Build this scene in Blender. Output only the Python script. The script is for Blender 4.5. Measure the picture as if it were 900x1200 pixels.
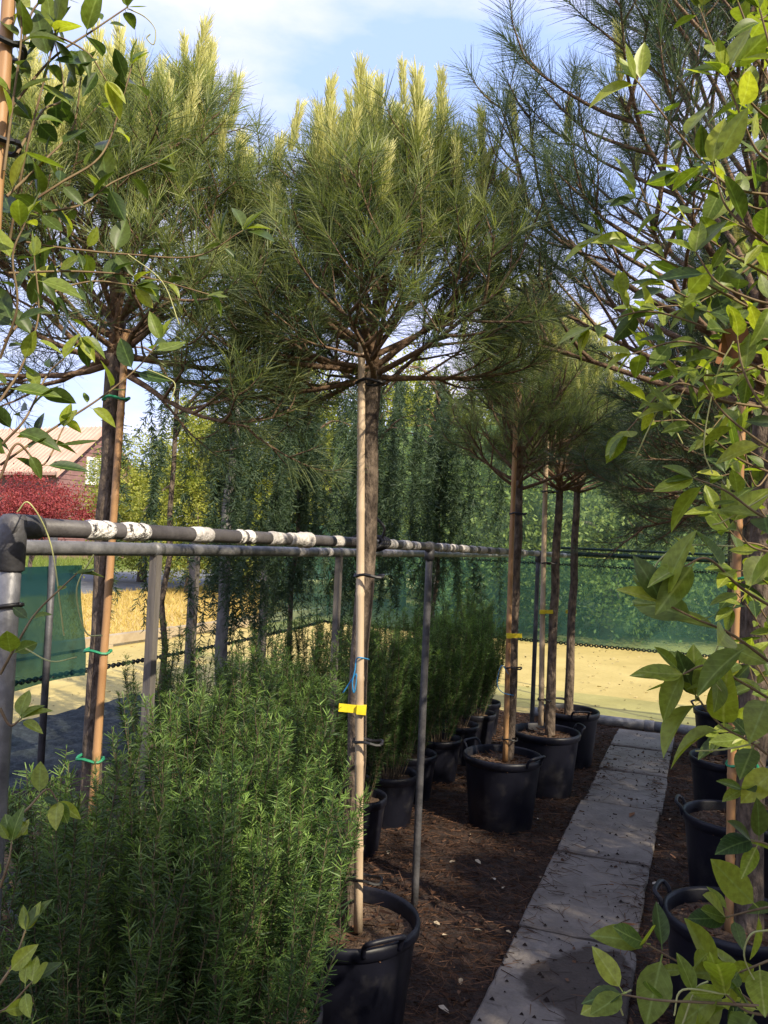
import bpy, math, random
import numpy as np
from mathutils import Vector, Matrix
R = math.radians
random.seed(7); rng = np.random.default_rng(7)
scene = bpy.context.scene
for o in list(bpy.data.objects): bpy.data.objects.remove(o)
C = scene.collection

# ------------------------------------------------------------------ camera
EYE = Vector((0, 0, 1.5)); FPX = 950.0
YAW, PITCH, ROLL = R(21.75), R(2.05), 0.045
fw = Vector((-math.sin(YAW)*math.cos(PITCH), math.cos(YAW)*math.cos(PITCH), math.sin(PITCH)))
r0 = Vector((math.cos(YAW), math.sin(YAW), 0)); u0 = r0.cross(fw)
cr = r0*math.cos(ROLL) + u0*math.sin(ROLL); cu = u0*math.cos(ROLL) - r0*math.sin(ROLL)
cam = bpy.data.cameras.new('camera'); cam.sensor_fit = 'VERTICAL'; cam.sensor_height = 36
cam.lens = 36*FPX/1200; cam.clip_start = 0.05; cam.clip_end = 3000
camo = bpy.data.objects.new('camera', cam); C.objects.link(camo)
m = Matrix.Identity(4)
for i in range(3):
    m[i][0] = cr[i]; m[i][1] = cu[i]; m[i][2] = -fw[i]; m[i][3] = EYE[i]
camo.matrix_world = m; scene.camera = camo
scene.render.resolution_x, scene.render.resolution_y = 768, 1024

def P(px, py, Z):
    """photo pixel (900x1200) at depth Z metres -> world point"""
    return EYE + Z*(fw + cr*((px-450)/FPX) + cu*((600-py)/FPX))
def G(px, py, z=0.0):
    d = P(px, py, 1) - EYE
    t = (z-EYE.z)/d.z
    return EYE + d*t

# ------------------------------------------------------------------ sky, sun, exposure
SUN_EL, SUN_AZ = R(39), R(116)
sd = Vector((math.sin(SUN_AZ)*math.cos(SUN_EL), math.cos(SUN_AZ)*math.cos(SUN_EL), math.sin(SUN_EL)))
w = bpy.data.worlds.new('World'); scene.world = w; w.use_nodes = True
nt = w.node_tree; nt.nodes.clear()
def N(nt, t, **k):
    n = nt.nodes.new(t)
    for a, b in k.items(): setattr(n, a, b)
    return n
out = N(nt, 'ShaderNodeOutputWorld'); bg = N(nt, 'ShaderNodeBackground'); sky = N(nt, 'ShaderNodeTexSky')
sky.sky_type = 'NISHITA'; sky.sun_disc = False; sky.sun_elevation = SUN_EL; sky.sun_rotation = SUN_AZ
sky.dust_density = 2.0; sky.air_density = 1.0; sky.ozone_density = 1.5
tc = N(nt, 'ShaderNodeTexCoord'); mp = N(nt, 'ShaderNodeMapping'); mp.inputs['Scale'].default_value = (1.5, 1.5, 4.0)
mp.inputs['Location'].default_value = (0.3, 0.1, 0.25)
nz = N(nt, 'ShaderNodeTexNoise'); nz.inputs['Scale'].default_value = 1.6; nz.inputs['Detail'].default_value = 7; nz.inputs['Roughness'].default_value = 0.55
rp = N(nt, 'ShaderNodeValToRGB'); rp.color_ramp.elements[0].position = 0.40; rp.color_ramp.elements[1].position = 0.68
rp.color_ramp.elements[0].color = (.37, .49, .86, 1); rp.color_ramp.elements[1].color = (.88, .80, .96, 1)
mx = N(nt, 'ShaderNodeMixRGB'); mx.inputs[0].default_value = .75; sc = N(nt, 'ShaderNodeVectorMath', operation='SCALE'); sc.inputs['Scale'].default_value = 12.5
L = nt.links.new
L(tc.outputs['Generated'], mp.inputs[0]); L(mp.outputs[0], nz.inputs[0]); L(nz.outputs[0], rp.inputs[0])
L(rp.outputs[0], sc.inputs[0]); L(sc.outputs[0], mx.inputs[2]); L(sky.outputs[0], mx.inputs[1]); L(mx.outputs[0], bg.inputs[0])
bg.inputs[1].default_value = 0.10; L(bg.outputs[0], out.inputs[0])
sl = bpy.data.lights.new('sun', 'SUN'); sl.energy = 4.5; sl.angle = R(0.55); sl.color = (1, 0.89, 0.69)
so = bpy.data.objects.new('sun', sl); C.objects.link(so); so.rotation_euler = sd.to_track_quat('Z', 'Y').to_euler(); so.location = (8, -2, 9)
vs = scene.view_settings; vs.view_transform = 'Standard'; vs.look = 'None'; vs.gamma = 1; vs.use_curve_mapping = False
vs.exposure = 0.66
cy = scene.cycles; cy.max_bounces = 4; cy.diffuse_bounces = 2; cy.glossy_bounces = 2; cy.transmission_bounces = 3; cy.transparent_max_bounces = 8; cy.caustics_reflective = False; cy.caustics_refractive = False

# ------------------------------------------------------------------ helpers
def link(o): C.objects.link(o); return o
def tag(o, label=None, cat=None, group=None, kind=None):
    if label: o['label'] = label
    if cat: o['category'] = cat
    if group: o['group'] = group
    if kind: o['kind'] = kind
    return o
def empty(name, loc=(0,0,0), rz=0):
    o = link(bpy.data.objects.new(name, None)); o.location = loc; o.rotation_euler = (0, 0, rz); o.empty_display_size = .1
    return o
def put(name, mesh, parent=None, loc=(0,0,0), rot=(0,0,0), scale=(1,1,1)):
    o = link(bpy.data.objects.new(name, mesh)); o.location = loc; o.rotation_euler = rot; o.scale = scale
    if parent: o.parent = parent
    return o
class MB:
    def __init__(s): s.v = []; s.f = []; s.n = 0
    def add(s, v, f):
        s.v.append(np.asarray(v, float).reshape(-1, 3)); s.f += [tuple(i+s.n for i in q) for q in f]; s.n += len(s.v[-1]); return s
    def box(s, a, b, M=None):
        x0,y0,z0 = a; x1,y1,z1 = b
        v = [(x0,y0,z0),(x1,y0,z0),(x1,y1,z0),(x0,y1,z0),(x0,y0,z1),(x1,y0,z1),(x1,y1,z1),(x0,y1,z1)]
        if M is not None: v = [M @ Vector(p) for p in v]
        return s.add(v, [(0,3,2,1),(4,5,6,7),(0,1,5,4),(1,2,6,5),(2,3,7,6),(3,0,4,7)])
    def tube(s, pts, rad, n=6, cap=True):
        pts = [Vector(p) for p in pts]
        if not hasattr(rad, '__len__'): rad = [rad]*len(pts)
        v = []; ref = None
        for i, p in enumerate(pts):
            d = (pts[min(i+1, len(pts)-1)] - pts[max(i-1, 0)])
            d = d.normalized() if d.length > 1e-9 else Vector((0,0,1))
            if ref is None: ref = d.orthogonal().normalized()
            a = ref - d*ref.dot(d); a = a.normalized() if a.length > 1e-6 else d.orthogonal().normalized()
            ref = a; b = d.cross(a)
            for k in range(n):
                t = 2*math.pi*k/n; v.append(p + (a*math.cos(t) + b*math.sin(t))*rad[i])
        f = [(i*n+k, i*n+(k+1)%n, (i+1)*n+(k+1)%n, (i+1)*n+k) for i in range(len(pts)-1) for k in range(n)]
        if cap: f += [tuple(range(n))[::-1], tuple((len(pts)-1)*n+k for k in range(n))]
        return s.add(v, f)
    def lathe(s, prof, n=28, close=False):
        v = [(r*math.cos(2*math.pi*k/n), r*math.sin(2*math.pi*k/n), z) for r, z in prof for k in range(n)]
        f = [(i*n+k, i*n+(k+1)%n, (i+1)*n+(k+1)%n, (i+1)*n+k) for i in range(len(prof)-1) for k in range(n)]
        if close: f += [tuple(range(n))[::-1], tuple((len(prof)-1)*n+k for k in range(n))]
        return s.add(v, f)
    def mesh(s, name, mat, smooth=False):
        me = bpy.data.meshes.new(name); me.from_pydata(np.concatenate(s.v).tolist(), [], s.f)
        if smooth: me.polygons.foreach_set('use_smooth', [True]*len(me.polygons))
        me.materials.append(mat); me.update(); return me
    def obj(s, name, mat, parent=None, smooth=False): return put(name, s.mesh(name, mat, smooth), parent)

def np_mesh(name, V, Q, mat, tint=None):
    """V (n,3), Q (m,4) quads, tint per vertex"""
    me = bpy.data.meshes.new(name); me.vertices.add(len(V)); me.vertices.foreach_set('co', np.ascontiguousarray(V, np.float32).ravel())
    k = Q.shape[1]
    me.loops.add(Q.size); me.loops.foreach_set('vertex_index', Q.astype(np.int32).ravel())
    me.polygons.add(len(Q)); me.polygons.foreach_set('loop_start', np.arange(0, Q.size, k, dtype=np.int32))
    if tint is not None:
        at = me.attributes.new('tint', 'FLOAT', 'POINT'); at.data.foreach_set('value', np.ascontiguousarray(tint, np.float32))
    me.materials.append(mat); me.update(calc_edges=True); me.validate(); return me
def unit(a): return a/np.maximum(np.linalg.norm(a, axis=1, keepdims=True), 1e-9)
def needles(B, D, Ln, W, bend=0.0, seg=2, tip=0.3):
    """B base, D unit direction, Ln length, W width arrays -> verts, quads"""
    n = len(B); rnd = rng.normal(size=(n, 3)); S = unit(np.cross(D, rnd))*W[:, None]*.5
    rows = []
    for i in range(seg+1):
        t = i/seg
        c = B + D*(Ln*t)[:, None]; c[:, 2] -= bend*Ln*t*t
        k = 1-(1-tip)*t**1.5
        rows += [c-S*k, c+S*k]
    V = np.stack(rows, 1).reshape(-1, 3); m_ = 2*(seg+1)
    base = (np.arange(n)*m_)[:, None]
    Q = np.concatenate([base + np.array([[2*i, 2*i+1, 2*i+3, 2*i+2]]) for i in range(seg)], 0)
    return V, Q, m_
def crv(pts, n=8):
    """Catmull-Rom through points"""
    p = [Vector(q) for q in pts]; p = [p[0]*2-p[1]] + p + [p[-1]*2-p[-2]]; o = []
    for i in range(1, len(p)-2):
        for k in range(n):
            t = k/n
            o.append(.5*((2*p[i]) + (p[i+1]-p[i-1])*t + (2*p[i-1]-5*p[i]+4*p[i+1]-p[i+2])*t*t + (3*p[i]-p[i-1]-3*p[i+1]+p[i+2])*t**3))
    return o + [p[-2]]

# ------------------------------------------------------------------ materials
MATS = {}
def mat(name, col, rough=.7, var=0.0, vscale=20, bump=0, bscale=60, col2=None, metal=0, spec=.4, stretch=(1,1,1), detail=5, edge=(.35,.65)):
    M_ = bpy.data.materials.new(name); M_.use_nodes = True; t = M_.node_tree; b = t.nodes['Principled BSDF']; l = t.links.new
    b.inputs['Roughness'].default_value = rough; b.inputs['Metallic'].default_value = metal; b.inputs['Specular IOR Level'].default_value = spec
    b.inputs['Base Color'].default_value = (*col, 1)
    tcx = N(t, 'ShaderNodeTexCoord'); mpx = N(t, 'ShaderNodeMapping'); mpx.inputs['Scale'].default_value = stretch; l(tcx.outputs['Object'], mpx.inputs[0])
    if col2 or var:
        n = N(t, 'ShaderNodeTexNoise'); n.inputs['Scale'].default_value = vscale; n.inputs['Detail'].default_value = detail; n.inputs['Roughness'].default_value = .65
        l(mpx.outputs[0], n.inputs[0]); r = N(t, 'ShaderNodeValToRGB'); e = r.color_ramp.elements
        e[0].position, e[1].position = edge
        c2 = col2 or tuple(min(1, c*(1+var)) for c in col); c1 = col if col2 else tuple(c*(1-var) for c in col)
        e[0].color = (*c1, 1); e[1].color = (*c2, 1); l(n.outputs[0], r.inputs[0]); l(r.outputs[0], b.inputs['Base Color'])
    if bump:
        n2 = N(t, 'ShaderNodeTexNoise'); n2.inputs['Scale'].default_value = bscale; n2.inputs['Detail'].default_value = 6; l(mpx.outputs[0], n2.inputs[0])
        bp = N(t, 'ShaderNodeBump'); bp.inputs['Strength'].default_value = bump; bp.inputs['Distance'].default_value = .02; l(n2.outputs[0], bp.inputs['Height']); l(bp.outputs[0], b.inputs['Normal'])
    MATS[name] = M_; return M_
def leafmat(name, dark, light, trans=.35, rough=.5, spec=.35, objrand=0.0, attr=True, midrib=None, hue=0.0):
    M_ = bpy.data.materials.new(name); M_.use_nodes = True; t = M_.node_tree; b = t.nodes['Principled BSDF']; l = t.links.new
    b.inputs['Roughness'].default_value = rough; b.inputs['Specular IOR Level'].default_value = spec
    r = N(t, 'ShaderNodeValToRGB'); e = r.color_ramp.elements; e[0].color = (*dark, 1); e[1].color = (*light, 1)
    if attr:
        a = N(t, 'ShaderNodeAttribute'); a.attribute_name = 'tint'; l(a.outputs['Fac'], r.inputs[0])
    else:
        oi = N(t, 'ShaderNodeObjectInfo'); l(oi.outputs['Random'], r.inputs[0])
    colout = r.outputs[0]
    if objrand:
        oi = N(t, 'ShaderNodeObjectInfo'); mr = N(t, 'ShaderNodeMapRange'); mr.inputs[3].default_value = 1-objrand; mr.inputs[4].default_value = 1+objrand; l(oi.outputs['Random'], mr.inputs[0])
        vm = N(t, 'ShaderNodeVectorMath', operation='SCALE'); l(colout, vm.inputs[0]); l(mr.outputs[0], vm.inputs['Scale']); colout = vm.outputs[0]
    if midrib:
        tcx = N(t, 'ShaderNodeTexCoord'); sx = N(t, 'ShaderNodeSeparateXYZ'); l(tcx.outputs['Object'], sx.inputs[0])
        ab = N(t, 'ShaderNodeMath', operation='ABSOLUTE'); l(sx.outputs[0], ab.inputs[0])
        # side veins: stripes of (y*k - |x|*k2)
        m1 = N(t, 'ShaderNodeMath', operation='MULTIPLY_ADD'); l(ab.outputs[0], m1.inputs[0]); m1.inputs[1].default_value = -1.1; l(sx.outputs[1], m1.inputs[2])
        m2 = N(t, 'ShaderNodeMath', operation='MULTIPLY'); l(m1.outputs[0], m2.inputs[0]); m2.inputs[1].default_value = 8.0
        fr = N(t, 'ShaderNodeMath', operation='PINGPONG'); l(m2.outputs[0], fr.inputs[0]); fr.inputs[1].default_value = .5
        rr = N(t, 'ShaderNodeValToRGB'); rr.color_ramp.elements[0].color = (.32,.32,.32,1); rr.color_ramp.elements[1].color = (0,0,0,1); rr.color_ramp.elements[1].position = .11; l(fr.outputs[0], rr.inputs[0])
        r2 = N(t, 'ShaderNodeValToRGB'); r2.color_ramp.elements[0].color = (.8,.8,.8,1); r2.color_ramp.elements[0].position = .008; r2.color_ramp.elements[1].color = (0,0,0,1); r2.color_ramp.elements[1].position = .024; l(ab.outputs[0], r2.inputs[0])
        mxm = N(t, 'ShaderNodeMath', operation='MAXIMUM'); l(rr.outputs[0], mxm.inputs[0]); l(r2.outputs[0], mxm.inputs[1])
        mm = N(t, 'ShaderNodeMixRGB'); l(mxm.outputs[0], mm.inputs[0]); l(colout, mm.inputs[1]); mm.inputs[2].default_value = (*midrib, 1); colout = mm.outputs[0]
    if midrib:
        nb = N(t, 'ShaderNodeTexNoise'); nb.inputs['Scale'].default_value = 9; nb.inputs['Detail'].default_value = 6; oi2 = N(t, 'ShaderNodeObjectInfo'); va = N(t, 'ShaderNodeVectorMath', operation='ADD'); l(tcx.outputs['Object'], va.inputs[0]); l(oi2.outputs['Location'], va.inputs[1]); l(va.outputs[0], nb.inputs[0])
        rb = N(t, 'ShaderNodeValToRGB'); rb.color_ramp.elements[0].color = (.78,.72,.55,1); rb.color_ramp.elements[0].position = .30; rb.color_ramp.elements[1].color = (1.15,1.1,1,1); rb.color_ramp.elements[1].position = .60; l(nb.outputs[0], rb.inputs[0])
        mb_ = N(t, 'ShaderNodeMixRGB', blend_type='MULTIPLY'); mb_.inputs[0].default_value = 1; l(colout, mb_.inputs[1]); l(rb.outputs[0], mb_.inputs[2]); colout = mb_.outputs[0]
    l(colout, b.inputs['Base Color'])
    tr = N(t, 'ShaderNodeBsdfTranslucent'); mm2 = N(t, 'ShaderNodeMixRGB', blend_type='MULTIPLY'); mm2.inputs[0].default_value = 1; l(colout, mm2.inputs[1]); mm2.inputs[2].default_value = (1.5, 1.6, .55, 1); l(mm2.outputs[0], tr.inputs[0])
    ms = N(t, 'ShaderNodeMixShader'); ms.inputs[0].default_value = trans; o = t.nodes['Material Output']
    l(b.outputs[0], ms.inputs[1]); l(tr.outputs[0], ms.inputs[2]); l(ms.outputs[0], o.inputs[0])
    MATS[name] = M_; return M_
def netmat(name, col, opac, tintc):
    M_ = bpy.data.materials.new(name); M_.use_nodes = True; t = M_.node_tree; l = t.links.new; t.nodes.remove(t.nodes['Principled BSDF'])
    df = N(t, 'ShaderNodeBsdfDiffuse'); tr = N(t, 'ShaderNodeBsdfTranslucent'); tp = N(t, 'ShaderNodeBsdfTransparent')
    df.inputs[0].default_value = (*col, 1); tr.inputs[0].default_value = (*col, 1); tp.inputs[0].default_value = (*tintc, 1)
    a = N(t, 'ShaderNodeMixShader'); a.inputs[0].default_value = .55; l(df.outputs[0], a.inputs[1]); l(tr.outputs[0], a.inputs[2])
    tcx = N(t, 'ShaderNodeTexCoord'); n = N(t, 'ShaderNodeTexNoise'); n.inputs['Scale'].default_value = 2.2; n.inputs['Detail'].default_value = 6; l(tcx.outputs['Object'], n.inputs[0])
    mr = N(t, 'ShaderNodeMapRange'); mr.inputs[1].default_value = .3; mr.inputs[2].default_value = .7; mr.inputs[3].default_value = opac-.10; mr.inputs[4].default_value = opac+.08; l(n.outputs[0], mr.inputs[0])
    # weave: fine threads
    wv = N(t, 'ShaderNodeTexWave'); wv.inputs['Scale'].default_value = 55; wv.bands_direction = 'Z'; l(tcx.outputs['Object'], wv.inputs[0])
    ad = N(t, 'ShaderNodeMath', operation='MULTIPLY_ADD'); l(wv.outputs[1], ad.inputs[0]); ad.inputs[1].default_value = .10; l(mr.outputs[0], ad.inputs[2]); ad.use_clamp = True
    c = N(t, 'ShaderNodeMixShader'); l(ad.outputs[0], c.inputs[0]); l(tp.outputs[0], c.inputs[1]); l(a.outputs[0], c.inputs[2]); l(c.outputs[0], t.nodes['Material Output'].inputs[0])
    return M_

M_mulch = mat('mulch', (.015,.010,.008), .95, col2=(.060,.034,.024), vscale=28, bump=1.0, bscale=70, detail=9)
M_needlelit = leafmat('dead_needle', (.040,.020,.014), (.19,.105,.066), .1, .8, .1)
M_pebble = leafmat('track_pebble', (.24,.19,.09), (.55,.45,.24), .05, .9, .1)
M_sand = mat('sand', (.37,.29,.095), .95, col2=(.50,.395,.145), vscale=.9, bump=.5, bscale=14, detail=9)
M_dry = mat('dry_grass_ground', (.42,.29,.09), .95, col2=(.58,.42,.16), vscale=1.2, bump=.7, bscale=12)
M_far = mat('far_grass', (.14,.18,.05), .95, col2=(.30,.30,.10), vscale=.35, bump=.5, bscale=8)
M_weed = mat('weed_mat', (.010,.016,.018), .9, col2=(.045,.06,.062), vscale=26, bump=.6, bscale=40, edge=(.45,.8), detail=10)
M_road = mat('asphalt', (.10,.105,.11), .9, col2=(.16,.165,.17), vscale=3, bump=.3, bscale=40)
M_pot = mat('pot_plastic', (.007,.0075,.014), .45, col2=(.045,.042,.042), edge=(.5,.85), vscale=9, bump=.06, bscale=25, spec=.3)
M_soil = mat('potting_soil', (.035,.02,.012), .95, col2=(.15,.095,.06), vscale=55, bump=1.0, bscale=90, detail=8)
M_bark = mat('pine_bark', (.045,.032,.024), .9, col2=(.20,.15,.11), vscale=40, bump=1.0, bscale=55, stretch=(1,1,.45), detail=8)
M_branch = mat('pine_branch', (.10,.06,.035), .85, col2=(.22,.14,.085), vscale=35, bump=.7, bscale=70)
M_bamboo = mat('bamboo', (.31,.155,.065), .5, col2=(.47,.28,.13), vscale=14, bump=.15, bscale=40, stretch=(1,1,.15))
M_bamboopale = mat('pale_bamboo', (.40,.29,.19), .55, col2=(.58,.45,.31), vscale=14, bump=.15, bscale=40, stretch=(1,1,.15))
M_bamboodark = mat('bamboo_node', (.13,.07,.035), .7)
M_galv = mat('galvanised_steel', (.11,.11,.115), .5, col2=(.25,.245,.25), vscale=16, bump=.12, bscale=80, metal=.35, detail=8)
M_galvdark = mat('dull_steel', (.05,.05,.055), .55, col2=(.11,.105,.11), vscale=12, bump=.15, bscale=80, metal=.25)
M_darkpipe = mat('dark_pipe', (.05,.045,.047), .5, col2=(.12,.11,.11), vscale=10, bump=.1, bscale=70)
M_tape = mat('flaking_white_paint', (.72,.68,.64), .75, col2=(.05,.045,.04), vscale=42, bump=.9, bscale=60, edge=(.53,.60), detail=8)
M_tape2 = mat('worn_white_tape', (.62,.58,.54), .7, col2=(.36,.33,.31), vscale=30, bump=.6, bscale=60)
M_woodpost = mat('weathered_wood', (.085,.075,.068), .85, col2=(.18,.16,.145), vscale=12, bump=.5, bscale=40, stretch=(1,1,.12))
M_chain = mat('dark_cord', (.012,.016,.015), .6)
M_green_rail = mat('green_rail', (.008,.03,.024), .45)
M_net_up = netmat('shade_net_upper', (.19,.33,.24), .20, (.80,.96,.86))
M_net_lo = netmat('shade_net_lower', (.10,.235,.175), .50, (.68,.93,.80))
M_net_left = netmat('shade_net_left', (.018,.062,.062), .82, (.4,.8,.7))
M_tagy = mat('yellow_tag', (.75,.58,.02), .5, var=.08, vscale=60)
M_string = mat('blue_string', (.03,.22,.45), .6)
M_gtie = mat('green_tie', (.02,.22,.10), .5)
M_btie = mat('black_tie', (.012,.011,.012), .5)
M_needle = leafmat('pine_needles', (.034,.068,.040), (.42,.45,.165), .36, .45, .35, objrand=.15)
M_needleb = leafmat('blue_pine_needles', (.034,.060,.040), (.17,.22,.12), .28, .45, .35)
M_candle = leafmat('pine_candle', (.46,.45,.16), (.72,.68,.36), .3, .6, .2)
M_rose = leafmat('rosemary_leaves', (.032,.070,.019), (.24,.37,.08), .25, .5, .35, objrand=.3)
M_rosestem = mat('rosemary_stem', (.10,.075,.045), .9, var=.3, vscale=40)
M_jas = leafmat('jasmine_leaf', (.09,.15,.022), (.25,.30,.048), .42, .42, .32, attr=False, midrib=(.26,.34,.10))
M_jasd = leafmat('dark_jasmine_leaf', (.030,.062,.018), (.085,.12,.028), .32, .4, .3, attr=False, midrib=(.12,.19,.06))
M_jasy = leafmat('young_jasmine_leaf', (.22,.30,.03), (.36,.40,.06), .45, .38, .45, attr=False, midrib=(.42,.48,.14))
M_vine = mat('vine_stem', (.13,.08,.045), .8, col2=(.22,.16,.08), vscale=40)
M_tendril = mat('vine_tendril', (.40,.40,.16), .6, var=.15, vscale=40)
M_cedar = leafmat('weeping_cedar_needles', (.024,.050,.032), (.11,.155,.075), .25, .55, .25)
M_palebark = mat('pale_bark', (.11,.105,.10), .85, col2=(.30,.28,.26), vscale=18, bump=.6, bscale=40, stretch=(1,1,.5))
M_leafy = leafmat('sunny_tree_leaves', (.16,.20,.035), (.48,.47,.11), .35, .6, .2)
M_leafg = leafmat('green_tree_leaves', (.12,.17,.05), (.42,.45,.15), .32, .6, .2)
M_maple = leafmat('red_maple_leaves', (.18,.028,.04), (.44,.10,.10), .35, .55, .25)
M_treebark = mat('tree_bark', (.08,.06,.045), .9, col2=(.17,.13,.10), vscale=10, bump=.8, bscale=20)
M_roof = mat('red_tile_roof', (.46,.28,.21), .8, col2=(.56,.36,.28), vscale=1.5, bump=.1, bscale=10)
M_wall = mat('brown_siding', (.17,.085,.08), .8, col2=(.24,.13,.12), vscale=3, bump=.2, bscale=12)
M_white = mat('white_trim', (.78,.76,.72), .6)
M_glass = mat('window_glass', (.25,.28,.28), .08, spec=.8)
M_timber = mat('old_timber', (.30,.23,.14), .9, col2=(.42,.34,.22), vscale=4, bump=.6, bscale=14)
M_litter = leafmat('pale_fallen_leaf', (.40,.32,.22), (.62,.55,.45), .1, .8, .1, attr=False)
M_debris = mat('pine_debris', (.02,.012,.009), .9, var=.4, vscale=30)
M_grassb = leafmat('dry_grass_blades', (.36,.26,.07), (.62,.48,.19), .3, .7, .1)
M_grassg = leafmat('green_grass_blades', (.10,.16,.03), (.26,.30,.08), .3, .7, .1)
M_dead = mat('dead_leaf', (.20,.085,.035), .85, var=.3, vscale=30)
M_flower = mat('jasmine_flower', (.8,.78,.70), .6)

# concrete slab: worn, with a damp stain near the camera end
M_slab = mat('concrete_slab', (.135,.115,.10), .85, col2=(.235,.205,.178), vscale=5, bump=.35, bscale=60, detail=9)
t = M_slab.node_tree; b = t.nodes['Principled BSDF']; src = b.inputs['Base Color'].links[0].from_socket
ge = N(t, 'ShaderNodeNewGeometry'); nn = N(t, 'ShaderNodeTexNoise'); nn.inputs['Scale'].default_value = 7; nn.inputs['Detail'].default_value = 6
t.links.new(ge.outputs['Position'], nn.inputs[0])
ds = N(t, 'ShaderNodeVectorMath', operation='DISTANCE')
mpz = N(t, 'ShaderNodeMapping'); mpz.inputs['Scale'].default_value = (1.0, .62, 0); t.links.new(ge.outputs['Position'], mpz.inputs[0])
sp_ = G(665, 1165); t.links.new(mpz.outputs[0], ds.inputs[0]); ds.inputs[1].default_value = (sp_.x+.06, sp_.y*.62, 0)
ad = N(t, 'ShaderNodeMath', operation='MULTIPLY_ADD'); t.links.new(nn.outputs[0], ad.inputs[0]); ad.inputs[1].default_value = -.30; t.links.new(ds.outputs['Value'], ad.inputs[2])
rr = N(t, 'ShaderNodeValToRGB'); rr.color_ramp.elements[0].position = .0; rr.color_ramp.elements[0].color = (.34,.30,.28,1); rr.color_ramp.elements[1].position = .03; rr.color_ramp.elements[1].color = (1,1,1,1)
t.links.new(ad.outputs[0], rr.inputs[0])
mm = N(t, 'ShaderNodeMixRGB', blend_type='MULTIPLY'); mm.inputs[0].default_value = 1; t.links.new(src, mm.inputs[1]); t.links.new(rr.outputs[0], mm.inputs[2]); t.links.new(mm.outputs[0], b.inputs['Base Color'])

# ------------------------------------------------------------------ ground
XL, YB = -3.5, 7.35           # left fence line, back fence line
def sheet(name, x0, x1, y0, y1, z, m_, kind='structure', nx=1, ny=1, amp=0):
    xs = np.linspace(x0, x1, nx+1); ys = np.linspace(y0, y1, ny+1)
    V = [(x, y, z + (rng.random()*amp if amp else 0)) for y in ys for x in xs]
    F = [(j*(nx+1)+i, j*(nx+1)+i+1, (j+1)*(nx+1)+i+1, (j+1)*(nx+1)+i) for j in range(ny) for i in range(nx)]
    o = MB().add(V, F).obj(name, m_, smooth=True); return tag(o, kind=kind)
sheet('ground', -600, 600, -600, 600, -.03, M_far)
sheet('sand_track', -7.0, 30, -30, 30, -.012, M_sand, nx=60, ny=60, amp=.012)
sheet('dry_grass_verge', -13.2, -7.0, -30, 60, -.02, M_dry, nx=20, ny=60, amp=.015)
sheet('road', -19.5, -13.2, -80, 120, -.024, M_road)
sheet('weed_mat', -4.75, XL-.02, -6, 6.3, .004, M_weed, nx=30, ny=160, amp=.03)
sheet('mulch_bed', XL-.02, 6, -4, YB-.04, .006, M_mulch, nx=190, ny=230, amp=.022)

# needle litter over the mulch and a little on the path
n = 60000
X = rng.uniform(-2.6, .9, n); Y = rng.uniform(1.3, YB-.1, n)
keep = (~((X > -.63) & (X < -.20))) | (rng.random(n) < np.where(np.abs(X+.415) > .17+.03*np.sin(Y*3.1)+.02*np.sin(Y*7.7), .45, .07))
X, Y = X[keep], Y[keep]; n = len(X); onp = (X > -.63) & (X < -.20)
a = rng.uniform(0, 2*np.pi, n); Bp = np.stack([X, Y, np.where(onp, .047, rng.uniform(.016, .036, n))], 1)
D = unit(np.stack([np.cos(a), np.sin(a), np.where(onp, 0, rng.normal(0, .12, n))], 1))
V, Q, k = needles(Bp, D, rng.uniform(.04, .10, n), rng.uniform(.0016, .0034, n), .05)
put('fallen_pine_needles', np_mesh('fallen_pine_needles', V, Q, M_needlelit, np.repeat(rng.random(n)**2, k)))
tag(bpy.data.objects['fallen_pine_needles'], 'brown fallen pine needles scattered over the mulch', 'needles', kind='stuff')
# bark chips
n = 9000; X = rng.uniform(-2.6, .9, n); Y = rng.uniform(1.3, YB-.1, n); keep = (~((X > -.63) & (X < -.20))) | (rng.random(n) < np.where(np.abs(X+.415) > .18+.03*np.sin(Y*3.1)+.02*np.sin(Y*7.7), .35, .03)); X, Y = X[keep], Y[keep]; n = len(X)
onp = (X > -.63) & (X < -.20); a = rng.uniform(0, 2*np.pi, n)
V, Q, k = needles(np.stack([X, Y, np.where(onp, .049, rng.uniform(.018, .034, n))], 1), unit(np.stack([np.cos(a), np.sin(a), np.where(onp, 0, rng.normal(0, .25, n))], 1)), rng.uniform(.008, .03, n), rng.uniform(.005, .014, n), 0, 1, .6)
tag(put('bark_chips', np_mesh('bark_chips', V, Q, M_needlelit, np.repeat(rng.random(n)**2.2, k))), 'small brown bark chips strewn over the mulch', 'bark chips', kind='stuff')
n = 1800; X = np.where(rng.random(n) < .5, rng.uniform(-6.9,-4.8,n), rng.uniform(-4,3,n)); Y = np.where(X < -4.5, rng.uniform(3,14,n), rng.uniform(YB+.1,15,n)); a = rng.uniform(0,6.283,n)
V, Q, k = needles(np.stack([X, Y, np.full(n, .004)], 1), unit(np.stack([np.cos(a), np.sin(a), np.full(n,.25)], 1)), rng.uniform(.012,.05,n), rng.uniform(.006,.022,n), .2, 1, .5)
tag(put('track_pebbles', np_mesh('track_pebbles', V, Q, M_pebble, np.repeat(rng.random(n), k))), 'small stones and twigs scattered on the sandy track', 'pebbles', kind='stuff')
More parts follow.
